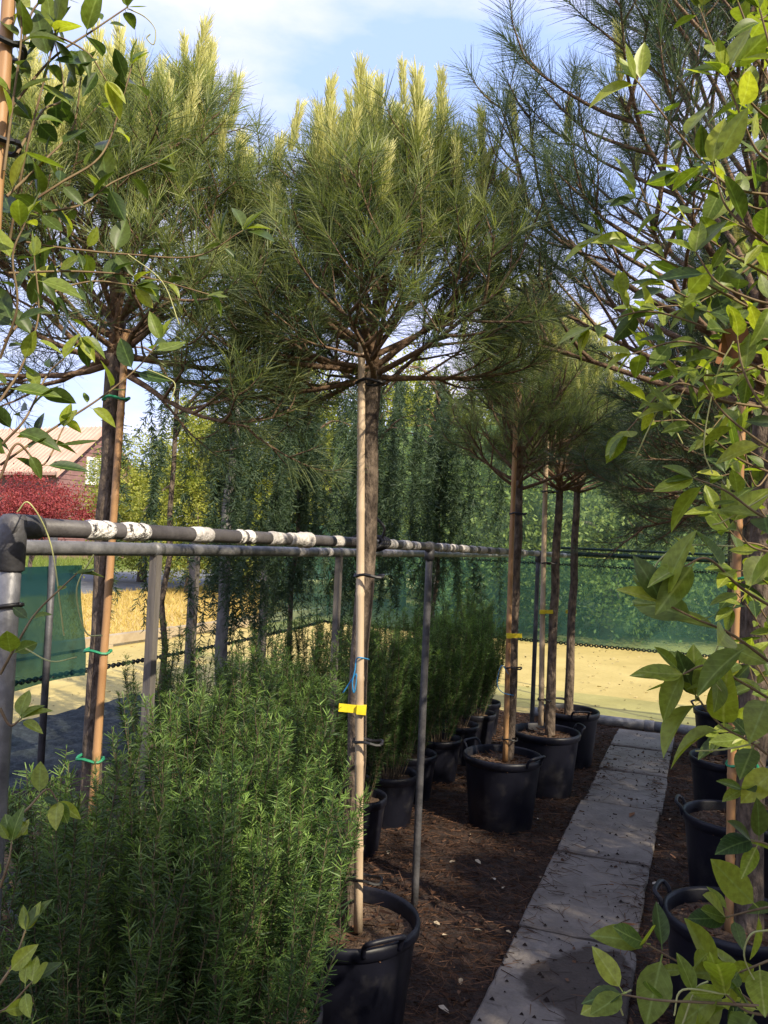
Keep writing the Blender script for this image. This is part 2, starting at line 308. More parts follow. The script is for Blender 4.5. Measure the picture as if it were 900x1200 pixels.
# path
path = tag(empty('path'), kind='structure')
ys = [.62, 1.48, 2.34, 3.20, 4.06, 4.92, 5.70, 6.42, 7.02]
slab_meshes = {}
for i in range(len(ys)-1):
    ln = ys[i+1]-ys[i]-.020; w2 = .22; h = .045
    mb = MB(); c = .007; ed = []
    for (xa, ya), (xb, yb), k in (((-w2,0),(w2,0),8), ((w2,0),(w2,ln),14), ((w2,ln),(-w2,ln),8), ((-w2,ln),(-w2,0),14)):
        for q in range(k):
            f = q/k; g = random.uniform(-.0045,.0015) - (.012 if random.random() < .05 else 0) - (.006 if q == 0 else 0)
            x, y = xa+(xb-xa)*f, ya+(yb-ya)*f; L_ = math.hypot(x, y-ln/2); ed.append((x*(1+g/L_), ln/2+(y-ln/2)*(1+g/L_)))
    K = len(ed); V = [(x,y,-.03) for x,y in ed]+[(x,y,h-c) for x,y in ed]+[(x*(1-c/abs(w2)), ln/2+(y-ln/2)*(1-2*c/ln), h+random.uniform(-.0012,.0006)) for x,y in ed]
    mb.add(V, [(r_*K+q, r_*K+(q+1)%K, (r_+1)*K+(q+1)%K, (r_+1)*K+q) for r_ in (0,1) for q in range(K)]+[tuple(2*K+q for q in range(K))])
    o = mb.obj('slab', M_slab, path); o.location = (-.415+random.uniform(-.006,.006), ys[i], random.uniform(-.004, .003)); o.rotation_euler = (random.uniform(-.006,.006), random.uniform(-.006,.006), random.uniform(-.006,.006))
# debris on the path: little dark cone scales, bits
mb = MB()
for i in range(330):
    x = random.uniform(-.62,-.21); y = random.uniform(1.9, 6.9); r = random.uniform(.002,.009)*random.uniform(.5,1.3); z = .046
    mb.add([(x-r,y-r*.6,z),(x+r,y-r*.5,z),(x+r*.6,y+r*.7,z),(x-r*.7,y+r*.6,z),(x,y,z+r)], [(0,1,4),(1,2,4),(2,3,4),(3,0,4)])
tag(mb.obj('path_debris', M_debris), 'small dark bits of debris lying on the concrete path', 'debris', kind='stuff')
# pale fallen leaves
lm = MB().add([(-1,0,.0),(-.5,.45,.25),(.4,.5,.2),(1,.05,.05),(.4,-.45,.3),(-.5,-.4,.1),(0,0,.02)], [(6,0,1),(6,1,2),(6,2,3),(6,3,4),(6,4,5),(6,5,0)]).mesh('fallen_leaf', M_litter)
spots = [(596,1092),(578,1030),(633,1028),(522,1096),(604,955),(590,1040),(552,978),(512,1082),(455,998),(632,960),(520,1183),(560,1090),(775,1060),(768,1035),(772,990),(780,1090),(785,960),(455,1000),(640,930),(700,905),(560,1010),(540,1150),(655,985),(530,1010)]
for i, (px, py) in enumerate(spots):
    p = G(px, py, .03); s = random.uniform(.010, .022)
    o = put('fallen_leaf', lm, None, (p.x, p.y, .03), (random.uniform(-.3,.3), random.uniform(-.3,.3), random.uniform(0,6)), (s, s, s))
    tag(o, 'small pale fallen leaf lying on the dark mulch', 'leaf', 'pale fallen leaves on the mulch')
for px, py in ((741,955),(735,1085),(590,962)):
    p = G(px, py, .05); o = put('dry_leaf', MB().add([(-.05,0,0),(-.01,.014,.008),(.05,.004,.003),(0,-.012,.006)],[(0,1,2,3)]).mesh('dry_leaf', M_dead), None, (p.x,p.y,.05), (0,0,random.uniform(0,3)))
    tag(o, 'curled rusty brown dry leaf lying beside or on the path', 'leaf', 'brown dry leaves near the path')

# ------------------------------------------------------------------ pots
def pot_mesh(r, h):
    t_ = .006
    prof = [(.001,0),(r*.78,0),(r*.80,.012),(r*.965,h-.045),(r*.97,h-.04),(r*1.02,h-.034),(r*1.035,h-.012),(r*1.02,h),(r*.985,h+.002),(r*.955,h-.008),(r*.94,h-.05),(r*.90,h-.11)]
    return MB().lathe(prof, 36).mesh('body', M_pot, True)
def soil_mesh(r, h):
    V = [(0,0,h-.035)]; n = 22; F = []
    for ring in range(1, 7):
        for k_ in range(n):
            a_ = 2*math.pi*k_/n; q = r*.945*ring/6
            V.append((q*math.cos(a_), q*math.sin(a_), h-.045+(random.uniform(0,.016) if ring < 6 else 0)))
    for k_ in range(n): F.append((0, 1+k_, 1+(k_+1)%n))
    for ring in range(5):
        for k_ in range(n): F.append((1+ring*n+k_, 1+(ring+1)*n+k_, 1+(ring+1)*n+(k_+1)%n, 1+ring*n+(k_+1)%n))
    return MB().add(V, F).mesh('soil', M_soil, True)
def handle_mesh(r, h):
    pts = crv([(r*.99,-.055,h-.02),(r*1.03,-.058,h+.012),(r*1.13,-.045,h+.03),(r*1.13,.045,h+.03),(r*1.03,.058,h+.012),(r*.99,.055,h-.02)], 5)
    return MB().tube(pts, .0075, 8).mesh('handle', M_pot, True)
BIG = (pot_mesh(.205,.39), soil_mesh(.205,.39), handle_mesh(.205,.39))
SML = (pot_mesh(.145,.28), soil_mesh(.145,.28), None)
n_ = 170; a = rng.uniform(0, 6.283, n_); q = .17*rng.random(n_)**.5; d_ = rng.uniform(0, 6.283, n_)
V, Q, k = needles(np.stack([q*np.cos(a), q*np.sin(a), np.full(n_, .358)+rng.uniform(-.006,.010,n_)], 1), unit(np.stack([np.cos(d_), np.sin(d_), rng.normal(0,.15,n_)], 1)), np.where(rng.random(n_) < .5, .018, .05)*rng.uniform(.6,1.2,n_), np.where(rng.random(n_) < .5, .009, .003), 0, 1, .6)
keepq = None
LIT = np_mesh('soil_litter', V, Q, M_needlelit, np.repeat(rng.random(n_)**1.5, k))
def pot(loc, label, rz=0, kind=BIG, group=None, tilt=0):
    e = empty('plant_pot', loc, rz); e.rotation_euler = (tilt, 0, rz)
    put('body', kind[0], e); put('soil', kind[1], e)
    if kind[2]:
        put('soil_litter', LIT, e, rot=(0,0,random.uniform(0,6)))['kind'] = 'stuff'
        put('handle', kind[2], e); put('handle', kind[2], e, rot=(0,0,math.pi))
    return tag(e, label, 'pot', group)

# ------------------------------------------------------------------ pines
def rotv(v, ax, a): return Matrix.Rotation(a, 3, ax) @ v
def pine_parts(seed, h0, top, Rad, dense=1.0, bare=.3, needle=.10, nm=None, wh=None, r_trunk=.027, lean=(0,0), count=85, up=.5, wd=.0017):
    rs = random.Random(seed); mbT = MB(); mbB = MB(); shoots = []; candles = []
    tp = [Vector((lean[0]*(z/h0)+ (rs.uniform(-.006,.006) if z else 0), lean[1]*(z/h0)+(rs.uniform(-.006,.006) if z else 0), z)) for z in np.linspace(0, h0, 13)]
    tp[0].z = 0
    T0 = tp[-1].copy()
    lead = [T0 + Vector((rs.uniform(-.02,.02)*i, rs.uniform(-.02,.02)*i, (top-h0-.14)*i/5)) for i in range(6)]
    tr = [r_trunk*(1.25-.35*i/12)*(1+rs.uniform(-.05,.07)) for i in range(13)]
    mbT.tube(tp, tr, 10)
    mbB.tube(lead, [r_trunk*.85*(1-.72*i/5) for i in range(6)], 7)
    def lead_at(z):
        f = max(0, min(.999, (z-h0)/(top-h0-.14)))*5; i = int(f); return lead[i].lerp(lead[i+1], f-i)
    def branch(p, d, ln, r, depth):
        n_ = 7 if depth == 0 else 5
        pts = [p.copy()]; dd = d.normalized()
        for i in range(n_):
            curve = up*(.30 if depth == 0 else .34)/n_*2.0
            dd = (dd + Vector((0,0,curve)) + Vector((rs.gauss(0,.07), rs.gauss(0,.07), rs.gauss(0,.05)))).normalized()
            pts.append(pts[-1] + dd*ln/n_)
        mbB.tube(pts, [r*(1-.72*i/n_) for i in range(n_+1)], 6 if depth == 0 else 4, False)
        ends = pts
        if depth < 2:
            ns = int(round(((6 if depth == 0 else 2.6))*dense)); side = rs.choice((-1,1))
            for j in range(ns):
                f = bare + (1-bare)*(j+rs.random())/ns; f = min(f, .97); q = f*n_; i = int(q); pp = pts[i].lerp(pts[i+1], q-i); td = (pts[i+1]-pts[i]).normalized()
                ax = td.cross(Vector((0,0,1))); ax = ax.cross(td).normalized() if ax.length > .05 else td.orthogonal()
                sdv = rotv(td, ax, side*R(rs.uniform(28,52))); sdv = rotv(sdv, td, rs.uniform(-.9,.9)); side = -side
                bp = branch(pp, sdv, ln*(.62-.28*f)*rs.uniform(.8,1.15)+.03, r*.52, depth+1)
                if depth == 0 and bp[-1].z > h0+.52*(top-h0) and (bp[-1]-bp[-2]).normalized().z > .45 and rs.random() < .3: candles.append((bp[-1]+Vector((0,0,.08)), Vector((rs.uniform(-.14,.14), rs.uniform(-.14,.14), 1)).normalized(), rs.uniform(.7,1.2)))
        sl_ = min(.20, ln*.75)*rs.uniform(.85,1.1) if depth else rs.uniform(.16,.22)
        # shoot follows the last part of the twig
        td = (pts[-1]-pts[-3]).normalized()
        st = pts[-1]-td*sl_*.8
        shoots.append((st, td, sl_, depth))
        return pts
    wh = wh or [(-.03,4,-22,.85),(0.0,7,-6,1.0),(.08,7,14,1.05),(.20,6,28,.95),(.36,6,40,.86),(.54,5,52,.74),(.72,5,62,.58),(.9,4,70,.42)]
    for f, n_, el, ls, *az_ in wh:
        ph = rs.uniform(0, 6.28)
        for k_ in range(n_):
            a_ = R(az_[0][k_]) if az_ else ph + 2*math.pi*k_/n_ + rs.uniform(-.25,.25); e_ = R(el+rs.uniform(-9,9))
            d = Vector((math.cos(a_)*math.cos(e_), math.sin(a_)*math.cos(e_), math.sin(e_)))
            z = h0 + f*(top-h0-.14) + rs.uniform(-.02,.03)
            pts = branch(lead_at(z) if f > 0 else T0+Vector((0,0,rs.uniform(-.05,.02))), d, Rad*ls*rs.uniform(.85,1.12), r_trunk*.40*(1-.45*f), 0)
            if f > .15 and rs.random() < .95: candles.append((pts[-1]+Vector((0,0,.075)), Vector((rs.uniform(-.14,.14), rs.uniform(-.14,.14), 1)).normalized(), rs.uniform(.7,1.05)))
    for k_ in range(3): candles.append((lead[-1]+Vector((rs.uniform(-.05,.05), rs.uniform(-.05,.05), .11-.02*k_)), Vector((rs.uniform(-.15,.15), rs.uniform(-.15,.15), 1)).normalized(), 1.3-.2*k_))
    shoots.append((lead[-1]-Vector((0,0,.1)), Vector((0,0,1)), .24, 0))
    # needles
    Bs, Ds, Ls, Ts = [], [], [], []
    for p, d, sl_, dep in shoots:
        k_ = int(count*(sl_/.18)*rs.uniform(.8,1.2)); f = rng.random(k_)**.8
        d = np.array(d); o1 = np.cross(d, [.3,.5,.81]); o1 /= np.linalg.norm(o1); o2 = np.cross(d, o1)
        az = rng.uniform(0, 6.283, k_); an = np.radians(rng.uniform(52, 68, k_)-34*f)
        Ds.append(np.cos(an)[:,None]*d + np.sin(an)[:,None]*(np.cos(az)[:,None]*o1 + np.sin(az)[:,None]*o2))
        Bs.append(np.array(p) + d*(sl_*f)[:,None]); Ls.append(needle*rng.uniform(.72,1.15,k_)*(1-.22*f)); Ts.append(np.clip(.05+.28*f+(.70*f*f)*max(0,d[2])**3+rng.normal(0,.15,k_), 0, 1))  # tips paler as new growth; extra paleness on upright shoots paints in sunlit tops
    Bs, Ds, Ls, Ts = np.concatenate(Bs), np.concatenate(Ds), np.concatenate(Ls), np.concatenate(Ts)
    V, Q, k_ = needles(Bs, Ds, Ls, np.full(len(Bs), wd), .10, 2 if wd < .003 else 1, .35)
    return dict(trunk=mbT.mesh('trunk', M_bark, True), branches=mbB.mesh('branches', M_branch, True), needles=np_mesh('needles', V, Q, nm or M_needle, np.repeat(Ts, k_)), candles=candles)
def candle_mesh():
    n_ = 330; f = rng.random(n_); az = rng.uniform(0, 6.283, n_); an = np.radians(rng.uniform(10, 32, n_))
    D_ = np.stack([np.sin(an)*np.cos(az), np.sin(an)*np.sin(az), np.cos(an)], 1)
    B_ = np.stack([.005*np.cos(az), .005*np.sin(az), f*.165-.04], 1)
    V, Q, k_ = needles(B_, D_, rng.uniform(.026,.046,n_), np.full(n_, .0028), 0, 1, .5)
    Tt = np.repeat(np.clip(f*.8+rng.normal(0,.15,n_),0,1), k_)
    return np_mesh('candle', V, Q, M_candle, Tt)
CM = candle_mesh()
def pine(parts, loc, label, rz=0, group=None, cands=True, name='pine_tree', s=1.0):
    e = empty(name, loc, rz); e.scale = (s,s,s)
    put('trunk', parts['trunk'], e); put('branches', parts['branches'], e); nn_ = put('needles', parts['needles'], e); nn_['kind'] = 'stuff'
    if cands:
        for p, d, sc in parts['candles']:
            put('candle', CM, e, p, d.to_track_quat('Z','Y').to_euler(), (sc*.95, sc*.95, sc))
    return tag(e, label, 'tree', group)
def stake(p0, p1, r, label, m_=M_bamboo, ties=(), name='bamboo_stake', nodes=.24, tm=None):
    p0, p1 = Vector(p0), Vector(p1); e = empty(name, p0); d = p1-p0
    mb = MB(); n_ = max(2, int(d.length/nodes)); pts = []; rad = []
    bow = Vector((random.uniform(-.006,.006), random.uniform(-.006,.006), 0))
    for i in range(n_):
        a_, b_ = i/n_, (i+1)/n_
        for f, rr_ in ((a_+.008/ n_, 1.0), ((a_+b_)/2, .97), (b_-.02/n_*3, 1.0), (b_-.012/n_*1.5, 1.13)):
            pts.append(d*f + bow*math.sin(math.pi*f)); rad.append(r*rr_*(1-.15*f))
    mb.tube(pts, rad, 9); mb.obj('cane', m_, e, True)
    for f, sx in ties:
        q = d*f; t_ = Vector((sx, .012, 0))
        pr = [q + Vector((math.cos(a_)*(r+abs(sx)*.5+.006)+sx*.5, math.sin(a_)*(r+.016)+.006, .004*math.sin(3*a_))) for a_ in np.linspace(0, 6.283, 17)]
        MB().tube(pr, .0045, 5).obj('tie', tm or M_btie, e)
    return tag(e, label, 'stake')

WA = [(0.0,7,6,1.0),(.05,7,22,1.05),(.16,6,36,1.0),(.34,6,48,.86),(.54,5,58,.70),(.74,4,66,.52),(.92,3,74,.36)]
WC = [(0.0,7,20,.85),(.06,6,34,1.0),(.16,6,46,.95),(.34,5,56,.82),(.54,5,64,.66),(.74,4,70,.48),(.9,3,76,.34)]
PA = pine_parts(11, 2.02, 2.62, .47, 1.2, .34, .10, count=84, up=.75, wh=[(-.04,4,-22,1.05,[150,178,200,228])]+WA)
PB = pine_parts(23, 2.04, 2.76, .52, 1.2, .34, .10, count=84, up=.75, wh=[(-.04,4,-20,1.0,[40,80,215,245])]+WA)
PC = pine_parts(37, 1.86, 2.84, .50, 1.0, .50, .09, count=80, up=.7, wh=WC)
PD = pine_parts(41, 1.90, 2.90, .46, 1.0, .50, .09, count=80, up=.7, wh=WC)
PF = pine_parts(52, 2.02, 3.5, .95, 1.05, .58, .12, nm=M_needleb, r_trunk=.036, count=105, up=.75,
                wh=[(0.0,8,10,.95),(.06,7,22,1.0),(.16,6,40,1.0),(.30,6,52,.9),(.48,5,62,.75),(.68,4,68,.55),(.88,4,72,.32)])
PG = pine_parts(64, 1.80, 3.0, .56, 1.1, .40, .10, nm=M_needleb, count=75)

PS = pine_parts(77, 1.85, 2.95, .56, 1.1, .34, .11, count=18, up=.7, wd=.0065, wh=WA)
def onz(px, x, y=None):
    """depth Z along pixel column px where world x equals x (eye-level row)"""
    u = (px-450)/FPX; Z = x/(u*math.cos(YAW)-math.sin(YAW)); return Z, Z*(math.cos(YAW)+u*math.sin(YAW))
# left row in pots
A = Vector((-.95, 2.25, 0)); Cc = Vector((-.98, 4.33, 0)); Dd = Vector((-.88, 5.03, 0)); Ee = Vector((-.855, 5.77, 0))
pot(A, 'dark plastic pot holding pine with the pale stake and yellow tag', R(-40))
pot(Cc, 'dark blue plastic pot holding the orange staked pine, beside concrete path', R(-25))
pot(Dd, 'black plastic pot between two other pine pots left of the path', R(30))
pot(Ee, 'black plastic pot of the pine closest to the green net, left of path', R(-60))
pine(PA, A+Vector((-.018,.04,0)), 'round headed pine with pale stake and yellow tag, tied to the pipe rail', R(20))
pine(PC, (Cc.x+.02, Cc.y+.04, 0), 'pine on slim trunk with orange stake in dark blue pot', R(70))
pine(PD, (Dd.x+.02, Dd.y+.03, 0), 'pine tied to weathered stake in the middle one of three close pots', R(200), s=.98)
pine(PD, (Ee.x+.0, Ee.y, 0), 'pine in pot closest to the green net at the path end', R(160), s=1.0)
st = lambda z: z
stake(P(420,1092,2.36), P(424, 400, 2.40), .0135, 'pale bamboo stake tied to pine trunk and pipe rail, with yellow tag', M_bamboopale, ties=((.09,.05),(.32,.05),(.60,.05),(.93,.05)))
stake(P(592,892,4.33), P(606, 452, 4.33), .0150, 'orange bamboo stake tied to pine in dark blue pot', M_bamboo, ties=((.06,.04),(.25,.05),(.66,.05)))
stake(P(634,850,4.98), P(642, 470, 5.0), .0175, 'weathered grey brown stake of the pine in middle one of three close pots', M_bamboopale, ties=((.08,.04),(.5,.05),(.72,.05)))
# second row pine behind rosemary
ZB, yB = onz(124, -1.72); Bp_ = Vector((-1.72, yB, 0))
pot(Bp_, 'black plastic pot hidden behind near rosemary, of pine with green ties', R(10))
pine(PB, Bp_, 'pine with reddish stake and green ties behind the rosemary', R(130))
stake((Bp_.x+.045, Bp_.y-.045, .33), P(148, 385, ZB-.03), .013, 'reddish bamboo stake with green ties behind the rosemary', M_bamboo, ties=((.27,-.05),(.45,-.05),(.88,-.05)), tm=M_gtie)
# right row
RR = [Vector((.113,2.80,0)), Vector((.143,3.86,0)), Vector((.153,4.93,0)), Vector((.155,6.4,0))]
pot(RR[0], 'dark pot with wide rim among jasmine sprays, right of the path', R(170))
pot(RR[1], 'dark blue pot with side handle, second from the jasmine, right of path', R(176))
pot(RR[2], 'dark pot right of the path, third from the jasmine', R(100))
pot(RR[3], 'dark pot by the green net, right of the path', R(150))
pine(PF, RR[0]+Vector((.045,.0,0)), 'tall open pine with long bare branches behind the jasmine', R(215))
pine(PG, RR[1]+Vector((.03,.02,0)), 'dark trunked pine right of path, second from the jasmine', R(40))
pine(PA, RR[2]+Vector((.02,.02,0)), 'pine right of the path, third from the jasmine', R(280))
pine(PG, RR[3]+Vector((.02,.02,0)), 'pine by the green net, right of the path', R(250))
stake(RR[0]+Vector((-.015,-.05,.33)), P(872, 420, 2.5), .0135, 'orange bamboo stake of the tall open pine behind the jasmine', M_bamboo, ties=((.3,.05),(.62,.05)), tm=M_gtie)
stake(RR[1]+Vector((-.02,-.05,.33)), P(866, 470, 3.75), .0125, 'thin bamboo stake of dark trunked pine, second from the jasmine', M_bamboo, ties=((.4,.05),))
# unseen pine rows added right of the frame to shade this bed
k_ = 0
for x in (.75, 2.3):
    for y in (-.7, .2, 1.1, 2.0, 2.9, 3.8, 4.7, 5.6):
        if x < 1 and y != .2: continue
        yy = y + random.uniform(-.2,.2); xx = x + random.uniform(-.15,.15)
        pot((xx, yy, 0), 'dark pot of an unseen added pine right of the jasmine', random.uniform(0,6), group='pots of the added shade pines')
        pine(PS, (xx, yy, 0), 'unseen pine added right of the jasmine to cast shade', random.uniform(0,6.28), 'added shade pines out of frame', cands=False, s=1.0+.04*(x-1.5)); k_ += 1

# ------------------------------------------------------------------ pipe frames
def pipe(mb, a, b, r, n=12, seg=10, wob=.0):
    a, b = Vector(a), Vector(b)
    return mb.tube([a.lerp(b, i/seg)+Vector((random.uniform(-wob,wob), 0, random.uniform(-wob,wob))) for i in range(seg+1)], r, n)
PX, HR = -1.065, 1.497
def zr(y):     # rail height: sags a touch toward the far end
    return HR - .004*(y-1) - .006*max(0, y-2.6)
fr = empty('pipe_frame', (PX, 1.02, 0))
off = Vector((PX, 1.02, 0))
YS = [1.02, 3.20, 5.55, 7.28]
rail = MB()
pts = [Vector((PX, y, zr(y)))-off for y in np.linspace(1.06, 7.28, 24)]
rail_o = rail.tube(pts, .0165, 14).obj('rail', M_darkpipe, fr, True)
for y in YS:
    mb = MB(); zz = zr(y); pipe(mb, Vector((PX, y, -.02))-off, Vector((PX, y, zz-.03))-off, .0165 if y < 2 else .015, 14)
    mb.obj('post', M_galv if y < 2 else M_galvdark, fr, True)
    mb = MB()
    if y < 2:
        mb.tube([Vector((0,0,zz-.075)), Vector((0,0,zz-.072)), Vector((0,0,zz+.010)), Vector((0,0,zz+.019)), Vector((0,0,zz+.021))], [.0175,.0215,.0215,.017,.006], 16); mb.tube([Vector((0,-.018,zz)), Vector((0,-.015,zz)), Vector((0,.052,zz)), Vector((0,.055,zz))], [.012,.0205,.0205,.0165], 16)
        mb.obj('elbow', M_galvdark, fr, True)
    else:
        mb.tube([Vector((PX,y-.028,zz))-off, Vector((PX,y-.026,zz))-off, Vector((PX,y+.026,zz))-off, Vector((PX,y+.028,zz))-off], [.0165,.0215,.0215,.0165], 14)
        mb.tube([Vector((PX,y,zz-.055))-off, Vector((PX,y,zz-.01))-off], .0205, 14); mb.obj('clamp', M_galvdark, fr, True)
tag(fr, 'dark pipe frame with peeling white patches carrying the pine stakes', 'pipe frame')
def row_y(px, x): return onz(px, x)[1]
bands = [(101,131,0),(143,172,0),(225,247,1),(279,285,0),(288,297,0),(316,333,1),(339,366,1),(391,402,2),(439,452,1),(453,464,1),(470,481,1),(484,491,1),(514,521,2),(523,528,1),(531,536,1),(541,549,1),(553,558,1),(562,570,1),(574,579,2),(585,592,1),(612,618,1),(625,633,2),(645,652,2),(660,664,2)]
for a_, b_, kd in bands:
    y0, y1 = row_y(a_, PX), row_y(b_, PX)
    n_ = max(3, int((y1-y0)/.012)); rad = [.0176+random.uniform(.0,.0022)+(.004 if a_ == 339 and i > n_*.5 else 0) for i in range(n_+1)]; rad[0] = rad[-1] = .0168
    mb = MB().tube([Vector((PX, y0+(y1-y0)*i/n_, zr(y0+(y1-y0)*i/n_)))-off for i in range(n_+1)], rad, 14)
    o = mb.obj('tape_band', (M_tape, M_tape2, M_tape2)[kd], rail_o, True)
# ties on the near post and at the stake crossing
def ring(parent, c, rx, ry, r, m_, name='tie', tilt=0):
    pr = [Vector((math.cos(a_)*rx, math.sin(a_)*ry, math.cos(a_)*tilt))+Vector(c) for a_ in np.linspace(0, 6.283, 21)]
    return MB().tube(pr, r, 5).obj(name, m_, parent, True)
ring(fr, (0,0,1.365), .021, .021, .004, M_btie, tilt=.004); ring(fr, (0,0,1.43), .019, .019, .002, M_btie)
yc = row_y(428, PX)
for k in range(4):
    c = Vector((PX+.02, yc-.02+.012*k, zr(yc)))-off
    pr = [c + Vector((math.cos(a_)*.055, .018*math.sin(2*a_)+.01*k, math.sin(a_)*.024)) for a_ in np.linspace(0, 6.283, 19)]
    MB().tube(pr, .006, 5).obj('tie', M_btie, fr, True)
MB().tube(crv([c+Vector((.03,0,.0)), c+Vector((.05,-.01,.05)), c+Vector((.02,-.015,.085))],5), .005, 5).obj('tie', M_btie, fr, True)
# second, lower frame behind
PX2, HR2 = -1.52, 1.447
f2 = empty('pipe_frame', (PX2, 1.9, 0)); o2 = Vector((PX2, 1.9, 0))
MB().tube([Vector((PX2, y, HR2-.003*(y-1)))-o2 for y in np.linspace(.5, 7.28, 24)], .019, 14).obj('rail', M_galv, f2, True)
for px in (186, 400, 652):
    y = row_y(px, PX2); zz = HR2-.003*(y-1)
    MB().box((-.013,y-1.9-.013,-.02),(.013,y-1.9+.013,zz-.014)).obj('post', M_woodpost, f2)
    MB().tube([Vector((0,y-1.9-.02,zz)), Vector((0,y-1.9+.02,zz))], .0212, 14).obj('collar', M_galv, f2, True)
for a_, b_ in ((350,360),(372,378),(384,389),(434,440),(447,470)):
    y0, y1 = row_y(a_, PX2), row_y(b_, PX2)
    MB().tube([Vector((0,y0-1.9,HR2-.003*(y0-1))), Vector((0,(y0+y1)/2-1.9,HR2-.003*(y0-1))), Vector((0,y1-1.9,HR2-.003*(y1-1)))], .0200, 12).obj('tape_band', M_tape2, f2, True)
tag(f2, 'plain grey galvanised pipe rail on wooden posts behind the dark frame', 'pipe frame')

# tags and strings
def tagobj(p, label, L_=.075, rz=0, ry=.05):
    e = empty('plant_tag', p, rz); e.rotation_euler = (0, ry, rz)
    MB().box((-L_*.75,-.002,-.0115),(L_*.25,.002,.0115)).obj('label_strip', M_tagy, e)
    MB().box((.0,-.0125,-.0125),(.028,.0125,.0125)).obj('wrap', M_tagy, e)
    return tag(e, label, 'tag')
tagobj(P(418, 831, 2.365), 'yellow plastic tag wrapped on the pale bamboo stake', .07, YAW)
tagobj(P(600, 745, 4.29), 'yellow tag on orange stake of pine in dark blue pot', .07, YAW+math.pi)
tagobj(P(638, 717, 4.96), 'yellow tag on weathered stake in middle of three close pots', .07, YAW+math.pi)
tagobj(P(668, 717, 5.72), 'yellow tag on trunk of pine closest to the green net', .06, YAW+2.6)
def string_(px, label):
    pts = crv([P(*q) for q in px], 6); o = MB().tube(pts, .0022, 5).obj('string', M_string, None, True); return tag(o, label, 'string')
string_([(433,773,2.45),(424,771,2.36),(418,772,2.37),(416,785,2.37),(413,800,2.37),(415,812,2.37),(418,790,2.37),(410,800,2.38),(402,812,2.39)], 'bright blue string knotted on the pale stake above yellow tag')
string_([(596,790,4.25),(588,780,4.24),(583,795,4.24),(584,806,4.24),(590,812,4.24),(602,815,4.24)], 'thin blue string loop hanging from the orange stake')

# ------------------------------------------------------------------ shade fence: net, posts, rails, cords
def chainline(p0, p1, sag, size, step):
    p0, p1 = Vector(p0), Vector(p1); L_ = (p1-p0).length; n_ = int(L_/step); mb = MB(); d = (p1-p0).normalized(); side = d.cross(Vector((0,0,1))).normalized()
    for i in range(n_):
        f = (i+.5)/n_; c = p0.lerp(p1, f) - Vector((0,0,sag*4*f*(1-f)))
        upv = Vector((0,0,1)) if i % 2 else side
        pr = [c + d*math.cos(a_)*step*.72 + upv*math.sin(a_)*size for a_ in np.linspace(0, 6.283, 8)[:-1]]; pr.append(pr[0])
        mb.tube(pr, size*.42, 4, False)
    return mb
def net(name, p0, p1, z0, z1, m_, parent, nx=40, nz_=8, amp=.02):
    p0, p1 = Vector(p0), Vector(p1); d = (p1-p0).normalized(); nrm = d.cross(Vector((0,0,1)))
    V = []; ph = random.uniform(0,6)
    for j in range(nz_+1):
        for i in range(nx+1):
            f, g = i/nx, j/nz_
            q = p0.lerp(p1, f) + nrm*(amp*math.sin(f*23+ph+g*2)+amp*.6*math.sin(f*51+g*5)) ; q.z = z0+(z1-z0)*g + (.012*math.sin(f*40) if j in (0,) else 0)
            V.append(q)
    F = [(j*(nx+1)+i, j*(nx+1)+i+1, (j+1)*(nx+1)+i+1, (j+1)*(nx+1)+i) for j in range(nz_) for i in range(nx)]
    return MB().add(V, F).obj(name, m_, parent, True)
bf = empty('shade_fence', (0,0,0))
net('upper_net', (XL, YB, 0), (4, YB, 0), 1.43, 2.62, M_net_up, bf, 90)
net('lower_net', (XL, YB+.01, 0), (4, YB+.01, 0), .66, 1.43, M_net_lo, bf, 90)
chainline((XL,YB-.02,.67),(.2,YB-.02,.665),.0,.012,.022).obj('cord', M_chain, bf)
chainline((XL,YB-.02,1.37),(.2,YB-.02,1.36),.0,.009,.022).obj('cord', M_chain, bf)
chainline((XL,YB-.02,2.06),(.2,YB-.02,2.06),.01,.008,.022).obj('cord', M_chain, bf)
for z, r in ((1.462,.02),(1.51,.012)):
    MB().tube([(-1.2,YB-.06,z),(0,YB-.06,z),(4,YB-.06,z)], r, 10).obj('rail', M_green_rail, bf, True)
for x in (-2.4, .55, 2.5): MB().tube([(x,YB+.05,-.05),(x,YB+.05,2.62)], .022, 10).obj('post', M_galvdark, bf, True)
tag(bf, 'green shade net fence with dark cords and rails across path end', 'fence')
lf = empty('shade_fence', (XL, 0, 0))
def lp(y, z): return (0, y, z)
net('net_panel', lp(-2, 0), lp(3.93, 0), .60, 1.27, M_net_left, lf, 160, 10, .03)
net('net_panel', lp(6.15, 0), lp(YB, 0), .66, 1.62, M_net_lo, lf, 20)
chainline(lp(-2,.63), lp(3.9,.63), .0, .013, .024).obj('cord', M_chain, lf)
chainline(lp(3.9,.63), lp(YB,.68), .02, .013, .024).obj('cord', M_chain, lf)
for px in (232, 315, 404):
    y = row_y(px, XL+.06); MB().box((.03,y-.028,-.05),(.085,y+.028,1.47)).obj('post', M_woodpost, lf)
for y in (-1.5, 1.2, 3.6): MB().tube([(.05,y,-.05),(.05,y,1.47)], .02, 10).obj('post', M_galvdark, lf, True)
tag(lf, 'left side fence of grey posts, black cord and dark green net panels', 'fence')
MB_ = MB()
gp = empty('ground_pipe', (-1.4, YB-.12, .045))
MB().tube([(0,0,0),(1.0,0,0)], .05, 16).obj('pipe_length', M_galv, gp, True); MB().tube([(1.003,0,0),(3.6,0,0)], .05, 16).obj('pipe_length', M_galv, gp, True); MB().tube([(.96,0,0),(.965,0,0),(1.035,0,0),(1.04,0,0)], [.05,.054,.054,.05], 16).obj('sleeve', M_galv, gp, True)
